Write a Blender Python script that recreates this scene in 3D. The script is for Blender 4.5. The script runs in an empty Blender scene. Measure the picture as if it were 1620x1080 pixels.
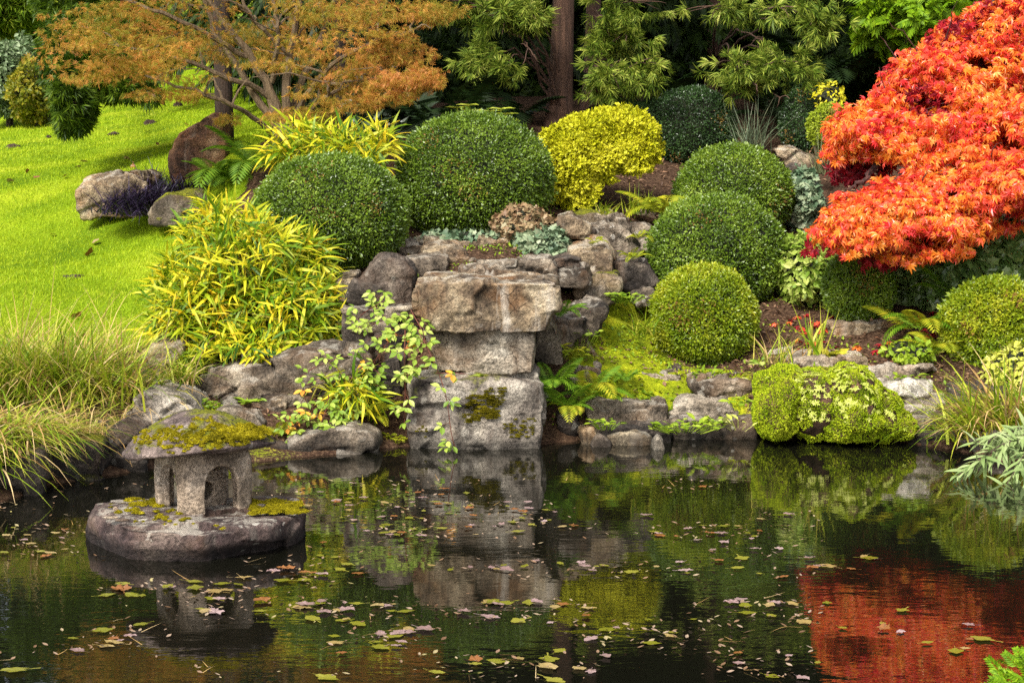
import bpy, bmesh, math, random
import numpy as np
from mathutils import Vector

scene = bpy.context.scene
COL = scene.collection
rng = np.random.default_rng(11)
random.seed(11)

# ------------------------------------------------------------------ camera, sky, sun, exposure
FPX, CX, CY, CAMZ = 3150.0, 810.0, 540.0, 1.5          # focal length and centre in photo pixels, eye height
PITCH = math.atan(360.0 / 3150.0)
cam_d = bpy.data.cameras.new('camera')
cam_d.sensor_width = 36.0
cam_d.lens = 36.0 * FPX / 1620.0
cam_d.clip_start = 0.05
cam_d.clip_end = 1000.0
cam = bpy.data.objects.new('camera', cam_d)
COL.objects.link(cam)
cam.location = (0, 0, CAMZ)
cam.rotation_euler = (math.pi / 2 - PITCH, 0, 0)
scene.camera = cam

SUN_EL, SUN_AZ = math.radians(45), math.radians(207)   # azimuth clockwise from +Y: behind the viewer, to the side
world = bpy.data.worlds.new('World')
scene.world = world
world.use_nodes = True
wn, wl = world.node_tree.nodes, world.node_tree.links
wn.clear()
w_out = wn.new('ShaderNodeOutputWorld')
w_bg = wn.new('ShaderNodeBackground')
w_hs = wn.new('ShaderNodeHueSaturation')
w_sky = wn.new('ShaderNodeTexSky')
w_sky.sky_type = 'NISHITA'
w_sky.sun_disc = False
w_sky.sun_elevation = SUN_EL
w_sky.sun_rotation = SUN_AZ
w_sky.air_density = 1.0
w_sky.dust_density = 3.0
w_hs.inputs['Saturation'].default_value = 0.30          # a milky bright overcast
wl.new(w_sky.outputs['Color'], w_hs.inputs['Color'])
wl.new(w_hs.outputs['Color'], w_bg.inputs['Color'])
w_bg.inputs['Strength'].default_value = 0.13
wl.new(w_bg.outputs['Background'], w_out.inputs['Surface'])

sun_d = bpy.data.lights.new('sun', 'SUN')
sun_d.energy = 2.6
sun_d.angle = math.radians(16)
sun_d.color = (1.0, 0.95, 0.86)
sun = bpy.data.objects.new('sun', sun_d)
COL.objects.link(sun)
_sd = Vector((math.sin(SUN_AZ) * math.cos(SUN_EL), math.cos(SUN_AZ) * math.cos(SUN_EL), math.sin(SUN_EL)))
sun.rotation_euler = (-_sd).to_track_quat('-Z', 'Y').to_euler()
sun.location = (3, -6, 12)

scene.view_settings.view_transform = 'Standard'
scene.view_settings.look = 'None'
scene.view_settings.exposure = 1.08
scene.view_settings.gamma = 1.0
scene.render.engine = 'CYCLES'
scene.cycles.use_denoising = False
scene.cycles.sample_clamp_indirect = 4.0
scene.cycles.max_bounces = 6
scene.cycles.diffuse_bounces = 3
scene.cycles.glossy_bounces = 3
scene.cycles.transmission_bounces = 3
scene.cycles.transparent_max_bounces = 4

# ------------------------------------------------------------------ pixel <-> world
_c, _s = math.cos(PITCH), math.sin(PITCH)
def P(px, py, D):
    """World point seen at photo pixel (px, py), D metres ahead of the viewer."""
    u = (px - CX) / FPX
    v = (CY - py) / FPX
    k = D / (_c + v * _s)
    return np.array([u * k, D, CAMZ + (-_s + v * _c) * k])
def W(px, py, z=0.0):
    """World point where the ray through (px, py) meets height z."""
    u = (px - CX) / FPX
    v = (CY - py) / FPX
    k = (z - CAMZ) / (-_s + v * _c)
    return np.array([u * k, (_c + v * _s) * k, z])
def M(px, D):
    """Metres covered by px photo pixels at distance D."""
    return px * D / FPX

# ------------------------------------------------------------------ numpy noise
def _hash(i, j, k, s):
    h = (i * 374761393 + j * 668265263 + k * 2147483647 + s * 974634757) & 0xffffffff
    h = ((h ^ (h >> 13)) * 1274126177) & 0xffffffff
    h = (h ^ (h >> 16)) & 0xffffffff
    return h.astype(np.float64) / 2147483648.0 - 1.0
def vnoise(p, s=0):
    p = np.asarray(p, float)
    f = np.floor(p)
    t = p - f
    t = t * t * (3 - 2 * t)
    i = f.astype(np.int64)
    out = 0
    for a in (0, 1):
        for b in (0, 1):
            for c in (0, 1):
                w = (t[:, 0] if a else 1 - t[:, 0]) * (t[:, 1] if b else 1 - t[:, 1]) * (t[:, 2] if c else 1 - t[:, 2])
                out = out + w * _hash(i[:, 0] + a, i[:, 1] + b, i[:, 2] + c, s)
    return out
def fbm(p, octv=3, s=0):
    p = np.asarray(p, float)
    out, a = 0, 1.0
    for o in range(octv):
        out = out + a * vnoise(p * (2 ** o) + 17.3 * o, s + o)
        a *= 0.5
    return out

def unit(v):
    v = np.asarray(v, float)
    return v / np.maximum(np.linalg.norm(v, axis=-1, keepdims=True), 1e-9)
def rand_dir(n):
    return unit(rng.normal(size=(n, 3)))
def hash_label(t):
    h = 0
    for ch in t:
        h = (h * 131 + ord(ch)) % 100003
    return h

# ------------------------------------------------------------------ mesh building
class Geo:
    """Collects vertices and faces with material slots; one Geo becomes one mesh object."""
    def __init__(self):
        self.V, self.F, self.n = [], [], 0
    def add(self, V, polys, mat=0):
        V = np.asarray(V, float).reshape(-1, 3)
        for f in polys:
            f = np.asarray(f, np.int64)
            if f.size:
                self.F.append((f + self.n, mat))
        self.V.append(V)
        self.n += len(V)
        return self
    def mesh(self, name, mats, loc=(0, 0, 0), smooth=False):
        me = bpy.data.meshes.new(name)
        V = np.concatenate(self.V) - np.asarray(loc, float)
        loops = np.concatenate([f.ravel() for f, _ in self.F])
        sizes = np.concatenate([np.full(len(f), f.shape[1]) for f, _ in self.F])
        mi = np.concatenate([np.full(len(f), m) for f, m in self.F])
        starts = np.concatenate([[0], np.cumsum(sizes)[:-1]])
        me.vertices.add(len(V)); me.vertices.foreach_set('co', V.ravel().astype(np.float32))
        me.loops.add(len(loops)); me.loops.foreach_set('vertex_index', loops.astype(np.int32))
        me.polygons.add(len(sizes)); me.polygons.foreach_set('loop_start', starts.astype(np.int32))
        for m in (mats if isinstance(mats, (list, tuple)) else [mats]):
            me.materials.append(m)
        me.polygons.foreach_set('material_index', mi.astype(np.int32))
        me.polygons.foreach_set('use_smooth', np.full(len(sizes), smooth))
        me.update(calc_edges=True)
        me.validate()
        return me

def tag(o, label=None, cat=None, group=None, kind=None):
    if label: o['label'] = label
    if cat: o['category'] = cat
    if group: o['group'] = group
    if kind: o['kind'] = kind
    return o
def thing(name, label, cat, loc, group=None):
    o = bpy.data.objects.new(name, None)
    o.empty_display_size = 0.1
    COL.objects.link(o)
    o.location = loc
    return tag(o, label, cat, group)
def part(name, geo, mats, parent, smooth=False, root=None):
    """A child mesh; root = the world position of the parent's origin."""
    w = np.array((root if root is not None else parent).location) if root is None or not isinstance(root, np.ndarray) else root
    o = bpy.data.objects.new(name, geo.mesh(name, mats, w, smooth))
    COL.objects.link(o)
    o.parent = parent
    return o
def solo(name, label, cat, geo, mats, loc, group=None, kind=None, smooth=False):
    o = bpy.data.objects.new(name, geo.mesh(name, mats, loc, smooth))
    COL.objects.link(o)
    o.location = loc
    return tag(o, label, cat, group, kind)

def inst(geo, tpl, pos, X, Z, scale, mat=0):
    """Scatter a template (verts, [faces]) with x axis along X and normal near Z."""
    tv, tf = tpl
    pos = np.asarray(pos, float).reshape(-1, 3)
    N, k = len(pos), len(tv)
    if N == 0:
        return
    X = unit(X)
    Y = np.cross(Z, X)
    Y = unit(Y + 1e-6)
    Zn = np.cross(X, Y)
    R = np.stack([X, Y, Zn], axis=2)
    scale = np.broadcast_to(np.asarray(scale, float), (N,))
    V = np.einsum('nij,kj->nki', R, tv) * scale[:, None, None] + pos[:, None, :]
    off = (np.arange(N) * k)[:, None, None]
    geo.add(V, [(np.asarray(f)[None] + off).reshape(-1, np.asarray(f).shape[1]) for f in tf], mat)

def tube(geo, pts, rad, sides=6, mat=0, cap=True):
    pts = np.asarray(pts, float)
    n = len(pts)
    rad = np.broadcast_to(np.asarray(rad, float), (n,))
    T = unit(np.gradient(pts, axis=0))
    ref = np.array([0.31, 0.87, 0.38])
    A = unit(np.cross(T, ref))
    B = np.cross(T, A)
    a = np.linspace(0, 2 * np.pi, sides, endpoint=False)
    V = pts[:, None] + rad[:, None, None] * (np.cos(a)[None, :, None] * A[:, None] + np.sin(a)[None, :, None] * B[:, None])
    i = np.arange(n - 1)[:, None] * sides
    j = np.arange(sides)[None]
    j2 = (j + 1) % sides
    q = np.stack([i + j, i + j2, i + sides + j2, i + sides + j], axis=2).reshape(-1, 4)
    polys = [q]
    if cap:
        polys.append(np.array([list(range(sides))[::-1], [(n - 1) * sides + k for k in range(sides)]]))
    geo.add(V.reshape(-1, 3), polys, mat)

def spline(pts, n=12):
    """Catmull-Rom through pts."""
    p = np.asarray(pts, float)
    p = np.vstack([2 * p[0] - p[1], p, 2 * p[-1] - p[-2]])
    out = []
    m = len(p) - 3
    for t in np.linspace(0, m - 1e-6, n):
        i = int(t); u = t - i
        a, b, c, d = p[i:i + 4]
        out.append(0.5 * (2 * b + (c - a) * u + (2 * a - 5 * b + 4 * c - d) * u * u + (3 * b - a - 3 * c + d) * u ** 3))
    return np.array(out)

def blades(geo, base, az, length, lean, droop, width, seg=4, mat=0, taper=1.6):
    """Arching grass blades: base (N,3), azimuth, length, first angle from vertical, extra bend to the tip, width."""
    base = np.asarray(base, float)
    N = len(base)
    az, length, lean, droop, width = [np.broadcast_to(np.asarray(v, float), (N,)) for v in (az, length, lean, droop, width)]
    droop = np.minimum(droop, 2.35 - lean)
    h = np.stack([np.cos(az), np.sin(az), np.zeros(N)], 1)
    side = np.stack([-np.sin(az), np.cos(az), np.zeros(N)], 1)
    tw = rng.uniform(-0.9, 0.9, N)
    side = unit(side * np.cos(tw)[:, None] + h * np.sin(tw)[:, None])
    p = base.copy()
    rows = []
    for s in range(seg + 1):
        t = s / seg
        w = width * (1 - t ** taper) * 0.5 + 0.0002
        rows.append(p - side * w[:, None]); rows.append(p + side * w[:, None])
        a = lean + droop * (t + 0.5 / seg)
        p = p + (h * np.sin(a)[:, None] + np.array([0, 0, 1.0]) * np.cos(a)[:, None]) * (length / seg)[:, None]
    V = np.stack(rows, 1)
    k = 2 * (seg + 1)
    f = np.array([[2 * s, 2 * s + 1, 2 * s + 3, 2 * s + 2] for s in range(seg)])
    geo.add(V.reshape(-1, 3), [(f[None] + (np.arange(N) * k)[:, None, None]).reshape(-1, 4)], mat)

# ------------------------------------------------------------------ leaf templates (x = along the leaf, z = its face)
def t_rhomb(w=0.5, fold=0.12):
    return np.array([[0, 0, 0], [0.5, w / 2, fold], [1, 0, 0], [0.5, -w / 2, fold]]), [np.array([[0, 1, 2], [0, 2, 3]])]
def t_oval(w=0.55, droop=0.15):
    v = [[0, 0, 0]]
    for x, k in ((0.3, 0.85), (0.62, 0.95)):
        v += [[x, w / 2 * k, 0.05 - droop * x * x], [x, 0, -0.02 - droop * x * x], [x, -w / 2 * k, 0.05 - droop * x * x]]
    v += [[1, 0, -droop]]
    return np.array(v), [np.array([[0, 2, 1], [0, 3, 2], [4, 5, 7], [5, 6, 7]]), np.array([[1, 2, 5, 4], [2, 3, 6, 5]])]
def t_lance(w=0.12, droop=0.35, seg=5):
    v = []
    prof = [0.25, 0.85, 1.0, 0.85, 0.5, 0.03]
    for s in range(seg + 1):
        x = s / seg
        z = 0.10 * x - droop * x * x
        v += [[x * (1 - 0.15 * droop * x), w / 2 * prof[s], z + 0.012], [x * (1 - 0.15 * droop * x), -w / 2 * prof[s], z]]
    f = [[2 * s, 2 * s + 1, 2 * s + 3, 2 * s + 2] for s in range(seg)]
    return np.array(v), [np.array(f)]
def t_palm(lobes=7, spread=140, w=0.26, droop=0.25, inner=0.45, cut=0.5):
    """A palmate leaf: pointed lobes that share the leaf's centre."""
    v = [[0, 0, 0]]
    f = []
    for i in range(lobes):
        a = math.radians(-spread + 2 * spread * i / (lobes - 1))
        L = 1.0 - 0.45 * abs(i - (lobes - 1) / 2) / ((lobes - 1) / 2)
        d = np.array([math.cos(a), math.sin(a), 0]); n = np.array([-math.sin(a), math.cos(a), 0])
        b = len(v)
        v += [list(d * L * cut + n * w * L * 0.5 + [0, 0, -droop * 0.2]), list(d * L + [0, 0, -droop * L * L]), list(d * L * cut - n * w * L * 0.5 + [0, 0, -droop * 0.2 + 0.02])]
        f += [[0, b + 2, b + 1], [0, b + 1, b]]
    v = np.array(v)
    return v, [np.array(f)]
def t_ivy():
    o = [(0, 0), (-0.15, 0.25), (0.05, 0.52), (0.35, 0.36), (0.5, 0.55), (0.68, 0.26), (1, 0), (0.68, -0.26), (0.5, -0.55), (0.35, -0.36), (0.05, -0.52), (-0.15, -0.25)]
    v = [[0.35, 0, 0.04]] + [[x, y, -0.12 * (y * y + 0.4 * max(x - .3, 0) ** 2)] for x, y in o]
    n = len(o)
    return np.array(v), [np.array([[0, 1 + i, 1 + (i + 1) % n] for i in range(n)])]
def t_lobed(seed, lobes=5, cup=0.1):
    """A floating lobed leaf seen flat, with stalk."""
    r = random.Random(seed)
    v = [[0, 0, 0]]
    k = lobes * 4
    for i in range(k):
        a = 2 * math.pi * i / k
        s = (0.5 + 0.5 * math.cos(a * lobes)) ** 0.8
        rad = (0.34 + 0.16 * s) * (0.82 + 0.35 * r.random()) * (1.15 if abs(a - math.pi) > 2.2 else 0.9)
        v.append([rad * math.cos(a), rad * math.sin(a), cup * rad * (0.3 + r.random()) * (1 if i % 4 else 0.4)])
    f = [[0, 1 + i, 1 + (i + 1) % k] for i in range(k)]
    b = len(v)
    v += [[-0.3, 0.012, 0.01], [-0.3, -0.012, 0.01], [-0.85, 0.1 * r.uniform(-1, 1) + .008, 0.05], [-0.85, 0.0, 0.06]]
    return np.array(v), [np.array(f), np.array([[b, b + 1, b + 3, b + 2]])]
def t_spray(n=7, droop=0.5, side=0.42, w=0.09, ang=42):
    """A conifer spray: a drooping axis with needle-covered side shoots."""
    v, f = [], []
    def shoot(p, d, L, wd):
        d = np.array(d) / np.linalg.norm(d)
        nn = np.cross([0, 0, 1], d); nn = nn / np.linalg.norm(nn)
        b = len(v)
        v.extend([list(p), list(p + d * L * 0.45 + nn * wd), list(p + d * L + [0, 0, -0.12 * L]), list(p + d * L * 0.45 - nn * wd + [0, 0, 0.03])])
        f.append([b, b + 1, b + 2]); f.append([b, b + 2, b + 3])
    ax = lambda t: np.array([t, 0, 0.12 * t - droop * t * t])
    for i in range(n):
        t0 = 0.08 + 0.86 * i / n
        p = ax(t0)
        L = side * (1 - 0.6 * t0) + 0.10
        for sg in (-1, 1):
            a = math.radians(ang) * sg
            shoot(p, [math.cos(a), math.sin(a), -0.25 - droop * t0], L, w * (0.5 + 0.5 * L))
    shoot(ax(0.7), [1, 0, -0.2 - droop], 0.36, w * 0.6)
    return np.array(v), [np.array(f)]
def t_frond(n=15, droop=0.75, w=0.26):
    """A fern frond: an arching rachis with tapering pinnae either side."""
    v, f = [], []
    ax = lambda t: np.array([t * (1 - 0.28 * droop * t), 0, 0.75 * t - droop * t * t])
    for i in range(n):
        t0 = 0.1 + 0.88 * i / n
        p = ax(t0); tg = ax(t0 + 0.03) - p; tg = tg / np.linalg.norm(tg)
        L = w * math.sin(math.pi * min(1, 0.22 + 0.78 * t0)) ** 0.8 * (1 if t0 > 0.15 else .7) + 0.015
        for sg in (-1, 1):
            d = tg * 0.42 + np.array([0, sg, 0]) * 0.9 + np.array([0, 0, -0.12])
            d = d / np.linalg.norm(d)
            wd = 0.42 / n
            b = len(v)
            v.extend([list(p - tg * wd * 0.6), list(p + d * L * 0.5 + tg * wd), list(p + d * L + [0, 0, -0.12 * L]), list(p + d * L * 0.5 - tg * wd)])
            f += [[b, b + 1, b + 2], [b, b + 2, b + 3]]
    q = []
    b = len(v)
    for s in range(7):
        p = ax(s / 6)
        k = 0.006 * (1 - s / 7)
        v.extend([list(p + [0, k, 0]), list(p - [0, k, 0])])
        if s: q.append([b + 2 * s - 2, b + 2 * s - 1, b + 2 * s + 1, b + 2 * s])
    return np.array(v), [np.array(f), np.array(q)]
def t_tuft(seed, n=18, spread=66, w=0.055):
    """A bunch of finger-like conifer shoots fanning out from one twig end."""
    r = random.Random(seed)
    v, f = [], []
    for i in range(n):
        a = math.radians(spread) * math.sqrt((i + .4) / n); ph = i * 2.4 + r.uniform(-.3, .3)
        d = np.array([math.cos(a), math.sin(a) * math.cos(ph), math.sin(a) * math.sin(ph) * .8])
        L = r.uniform(.6, 1.0)
        s = np.cross(d, [r.uniform(-1, 1), r.uniform(-1, 1), r.uniform(-1, 1)]); s = s / np.linalg.norm(s)
        p0 = np.array([0.15 * r.random(), 0, 0]); e = p0 + d * L + np.array([0, 0, -.16 * L])
        m = p0 + d * L * .5 + np.array([0, 0, .02])
        b = len(v)
        v += [list(p0), list(m + s * w * .5), list(e), list(m - s * w * .5)]
        f += [[b, b + 1, b + 2], [b, b + 2, b + 3]]
    return np.array(v), [np.array(f)]
T_TUFT = t_tuft(1)
T_TUFTS = t_tuft(2, 11, 55, .09)
T_BOX = t_rhomb(0.55, 0.14)
T_OVAL = t_oval(0.55, 0.15)
T_LONGOVAL = t_oval(0.34, 0.25)
T_LANCE = t_lance(0.105, 0.42)
T_WILLOW = t_lance(0.17, 0.3)
T_MAPLE = t_palm(7, 118, 0.36, 0.75, cut=0.52)
T_LACE = t_palm(7, 110, 0.13, 0.35, cut=0.5)
T_IVY = t_ivy()
T_SPRAY = t_spray(7, 0.45)
T_SPRAYF = t_spray(8, 0.9, 0.36, 0.05, 36)
T_THUJA = t_spray(6, 0.2, 0.4, 0.11, 40)
T_FROND = [t_frond(16, 0.75), t_frond(17, 0.5, 0.22), t_frond(15, 1.0, 0.25)]

# ------------------------------------------------------------------ materials
def lin(r, g, b):
    f = lambda c: ((c / 255 + 0.055) / 1.055) ** 2.4 if c > 10 else c / 255 / 12.92
    return (f(r), f(g), f(b), 1)
def _ramp(nt, stops):
    n = nt.nodes.new('ShaderNodeValToRGB')
    e = n.color_ramp.elements
    while len(e) > 1: e.remove(e[-1])
    e[0].position, e[0].color = stops[0][0], stops[0][1]
    for p, c in stops[1:]:
        x = e.new(p); x.color = c
    return n
def g(v): return (v, v, v, 1)
def _math(nt, op, a, b=None, clamp=False):
    n = nt.nodes.new('ShaderNodeMath'); n.operation = op; n.use_clamp = clamp
    for i, x in enumerate((a, b)):
        if x is None: continue
        if isinstance(x, (int, float)): n.inputs[i].default_value = x
        else: nt.links.new(x, n.inputs[i])
    return n.outputs[0]
def _mix(nt, fac, a, b, mode='MIX'):
    n = nt.nodes.new('ShaderNodeMix'); n.data_type = 'RGBA'; n.blend_type = mode
    for i, x in ((0, fac), (6, a), (7, b)):
        if isinstance(x, (int, float, tuple)): n.inputs[i].default_value = x
        else: nt.links.new(x, n.inputs[i])
    return n.outputs[2]
def _noise(nt, vec, scale, detail=4, rough=0.55, dist=0.0):
    n = nt.nodes.new('ShaderNodeTexNoise')
    n.inputs['Scale'].default_value = scale; n.inputs['Detail'].default_value = detail
    n.inputs['Roughness'].default_value = rough; n.inputs['Distortion'].default_value = dist
    if vec is not None: nt.links.new(vec, n.inputs['Vector'])
    return n.outputs['Fac']
def _new(name):
    m = bpy.data.materials.new(name); m.use_nodes = True
    nt = m.node_tree; nt.nodes.clear()
    out = nt.nodes.new('ShaderNodeOutputMaterial')
    return m, nt, out
def leaf_mat(name, cols, trans=0.3, rough=0.5, spec=0.35, nscale=3.0, nmix=0.45):
    """Foliage: each leaf takes its own colour of the palette, drifting over the plant; light shines through."""
    m, nt, out = _new(name)
    L = nt.links
    geo = nt.nodes.new('ShaderNodeNewGeometry')
    n = _noise(nt, geo.outputs['Position'], nscale, 2)
    n = _math(nt, 'MULTIPLY_ADD', n, 1.9); nt.nodes[-1].inputs[2].default_value = -0.45
    r = geo.outputs['Random Per Island']
    f = _math(nt, 'ADD', _math(nt, 'MULTIPLY', r, 1 - nmix), _math(nt, 'MULTIPLY', n, nmix), True)
    k = len(cols)
    ramp = _ramp(nt, [(i / (k - 1) if k > 1 else 0, c) for i, c in enumerate(cols)])
    L.new(f, ramp.inputs[0])
    pb = nt.nodes.new('ShaderNodeBsdfPrincipled')
    L.new(ramp.outputs[0], pb.inputs['Base Color'])
    pb.inputs['Roughness'].default_value = rough
    pb.inputs['Specular IOR Level'].default_value = spec
    tr = nt.nodes.new('ShaderNodeBsdfTranslucent')
    L.new(ramp.outputs[0], tr.inputs['Color'])
    mx = nt.nodes.new('ShaderNodeMixShader')
    mx.inputs[0].default_value = trans
    L.new(pb.outputs[0], mx.inputs[1]); L.new(tr.outputs[0], mx.inputs[2])
    L.new(mx.outputs[0], out.inputs['Surface'])
    return m
def bark_mat(name, dark, light, sc=8.0):
    m, nt, out = _new(name)
    L = nt.links
    tc = nt.nodes.new('ShaderNodeTexCoord')
    mp = nt.nodes.new('ShaderNodeMapping'); mp.inputs['Scale'].default_value = (sc, sc, sc * 0.12)
    L.new(tc.outputs['Object'], mp.inputs['Vector'])
    a = _noise(nt, mp.outputs[0], 3.0, 6, 0.65, 0.4)
    r = _ramp(nt, [(0.3, dark), (0.7, light)]); L.new(a, r.inputs[0])
    pb = nt.nodes.new('ShaderNodeBsdfPrincipled'); pb.inputs['Roughness'].default_value = 0.9
    L.new(r.outputs[0], pb.inputs['Base Color'])
    bp = nt.nodes.new('ShaderNodeBump'); bp.inputs['Strength'].default_value = 0.9; bp.inputs['Distance'].default_value = 0.03
    L.new(a, bp.inputs['Height']); L.new(bp.outputs[0], pb.inputs['Normal'])
    L.new(pb.outputs[0], out.inputs['Surface'])
    return m
def rock_mat(name, cols, rust=0.3, lichen=0.3, moss=0.2, streak=0.2, rustc=lin(150, 100, 50), rough=0.88, mossup=0.28, crust=0.0, mossc=(lin(70, 75, 12), lin(140, 140, 25))):
    m, nt, out = _new(name)
    L = nt.links
    tc = nt.nodes.new('ShaderNodeTexCoord'); oi = nt.nodes.new('ShaderNodeObjectInfo')
    va = nt.nodes.new('ShaderNodeVectorMath'); va.operation = 'ADD'
    cb = nt.nodes.new('ShaderNodeCombineXYZ')
    rn = _math(nt, 'MULTIPLY', oi.outputs['Random'], 40.0)
    L.new(rn, cb.inputs[0]); L.new(rn, cb.inputs[1])
    L.new(tc.outputs['Object'], va.inputs[0]); L.new(cb.outputs[0], va.inputs[1])
    vec = va.outputs[0]
    geo = nt.nodes.new('ShaderNodeNewGeometry')
    base = _noise(nt, vec, 4.5, 9, 0.62, 0.3)
    k = len(cols)
    r = _ramp(nt, [(0.32 + 0.36 * i / (k - 1), c) for i, c in enumerate(cols)]); L.new(base, r.inputs[0])
    col = r.outputs[0]
    fine = _noise(nt, vec, 80, 8, 0.72)
    fr = _ramp(nt, [(0.36, g(0.36)), (0.5, g(0.95)), (0.64, g(1.45))]); L.new(fine, fr.inputs[0])
    col = _mix(nt, 1.0, col, fr.outputs[0], 'MULTIPLY')
    mid = _noise(nt, vec, 14, 6, 0.6, 0.5)
    mdr = _ramp(nt, [(0.34, g(0.55)), (0.5, g(1.0)), (0.66, g(1.25))]); L.new(mid, mdr.inputs[0])
    col = _mix(nt, 1.0, col, mdr.outputs[0], 'MULTIPLY')
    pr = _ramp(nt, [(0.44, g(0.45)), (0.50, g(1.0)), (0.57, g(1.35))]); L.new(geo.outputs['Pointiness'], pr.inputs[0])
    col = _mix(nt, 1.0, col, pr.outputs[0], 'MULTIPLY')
    # rust stains
    ru = _noise(nt, vec, 3.2, 5, 0.6, 0.8)
    rr = _ramp(nt, [(0.5, g(0)), (0.68, g(rust))]); L.new(ru, rr.inputs[0])
    col = _mix(nt, rr.outputs[0], col, rustc)
    # vertical run marks, pale and dark
    mp = nt.nodes.new('ShaderNodeMapping'); mp.inputs['Scale'].default_value = (14, 14, 1.3); L.new(vec, mp.inputs['Vector'])
    st = _noise(nt, mp.outputs[0], 1.0, 5, 0.6, 0.3)
    s1 = _ramp(nt, [(0.56, g(0)), (0.72, g(streak))]); L.new(st, s1.inputs[0])
    s2 = _ramp(nt, [(0.3, g(streak)), (0.45, g(0))]); L.new(st, s2.inputs[0])
    col = _mix(nt, s1.outputs[0], col, lin(190, 180, 165))
    col = _mix(nt, s2.outputs[0], col, lin(38, 32, 30))
    # round lichens
    vo = nt.nodes.new('ShaderNodeTexVoronoi'); vo.inputs['Scale'].default_value = 22
    wv = nt.nodes.new('ShaderNodeVectorMath'); wv.operation = 'ADD'
    nc = nt.nodes.new('ShaderNodeTexNoise'); nc.inputs['Scale'].default_value = 25; L.new(vec, nc.inputs['Vector'])
    ws = nt.nodes.new('ShaderNodeVectorMath'); ws.operation = 'SCALE'; ws.inputs['Scale'].default_value = 0.03
    L.new(nc.outputs['Color'], ws.inputs[0]); L.new(vec, wv.inputs[0]); L.new(ws.outputs[0], wv.inputs[1])
    L.new(wv.outputs[0], vo.inputs['Vector'])
    sep = nt.nodes.new('ShaderNodeSeparateColor'); L.new(vo.outputs['Color'], sep.inputs[0])
    size = _math(nt, 'MULTIPLY', _math(nt, 'SUBTRACT', sep.outputs[0], 0.45, True), 0.75)
    spot = _math(nt, 'LESS_THAN', vo.outputs['Distance'], size)
    where = _noise(nt, vec, 2.6, 2)
    wr = _ramp(nt, [(0.48, g(0)), (0.6, g(lichen))]); L.new(where, wr.inputs[0])
    col = _mix(nt, _math(nt, 'MULTIPLY', spot, wr.outputs[0]), col, lin(178, 172, 160))
    # moss on upward faces, pale crust on top edges
    nz = nt.nodes.new('ShaderNodeSeparateXYZ'); L.new(geo.outputs['Normal'], nz.inputs[0])
    if crust > 0:
        cn = _noise(nt, vec, 9, 7, 0.7, 0.6)
        cu = _math(nt, 'ADD', cn, _math(nt, 'MULTIPLY', nz.outputs[2], 0.16))
        cr0 = _ramp(nt, [(0.64, g(0)), (0.71, g(crust))]); L.new(cu, cr0.inputs[0])
        col = _mix(nt, cr0.outputs[0], col, lin(206, 198, 182))
    mo = _noise(nt, vec, 5.0, 6, 0.65)
    up = _math(nt, 'MULTIPLY_ADD', nz.outputs[2], mossup); nt.nodes[-1].inputs[2].default_value = -0.36 * mossup
    mm = _math(nt, 'ADD', mo, up)
    mr = _ramp(nt, [(0.66 - 0.22 * moss, g(0)), (0.76 - 0.22 * moss, g(1))]); L.new(mm, mr.inputs[0])
    mfac = _math(nt, 'MULTIPLY', mr.outputs[0], 1.0 if moss > 0 else 0.0)
    mcol = _ramp(nt, [(0.35, mossc[0]), (0.65, mossc[1])]); L.new(fine, mcol.inputs[0])
    col = _mix(nt, mfac, col, mcol.outputs[0])
    # wet, algae-dark foot at the waterline
    pz = nt.nodes.new('ShaderNodeSeparateXYZ'); L.new(geo.outputs['Position'], pz.inputs[0])
    wz = _math(nt, 'ADD', pz.outputs[2], _math(nt, 'MULTIPLY', base, -0.06))
    wet = _ramp(nt, [(0.0, g(0.32)), (0.035, g(1))]); L.new(wz, wet.inputs[0])
    col = _mix(nt, 1.0, col, wet.outputs[0], 'MULTIPLY')
    pb = nt.nodes.new('ShaderNodeBsdfPrincipled'); pb.inputs['Roughness'].default_value = rough
    pb.inputs['Specular IOR Level'].default_value = 0.3
    L.new(col, pb.inputs['Base Color'])
    hb = _math(nt, 'ADD', _math(nt, 'MULTIPLY', mid, 0.9), _math(nt, 'MULTIPLY', fine, 0.6))
    cr = nt.nodes.new('ShaderNodeTexVoronoi'); cr.feature = 'DISTANCE_TO_EDGE'; cr.inputs['Scale'].default_value = 7; L.new(wv.outputs[0], cr.inputs['Vector'])
    ck = _ramp(nt, [(0.0, g(0)), (0.02, g(1))]); L.new(cr.outputs['Distance'], ck.inputs[0])
    hb = _math(nt, 'ADD', hb, _math(nt, 'MULTIPLY', ck.outputs[0], 0.12))
    ckm = _ramp(nt, [(0.45, g(0)), (0.6, g(0.75))]); L.new(ru, ckm.inputs[0])
    dk = _math(nt, 'MULTIPLY', _math(nt, 'SUBTRACT', 1.0, ck.outputs[0]), ckm.outputs[0])
    col = _mix(nt, dk, col, lin(30, 24, 20)); L.new(col, pb.inputs['Base Color'])
    hb = _math(nt, 'ADD', hb, _math(nt, 'MULTIPLY', mfac, 0.5))
    bp = nt.nodes.new('ShaderNodeBump'); bp.inputs['Strength'].default_value = 0.95; bp.inputs['Distance'].default_value = 0.03
    L.new(hb, bp.inputs['Height']); L.new(bp.outputs[0], pb.inputs['Normal'])
    L.new(pb.outputs[0], out.inputs['Surface'])
    return m

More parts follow.
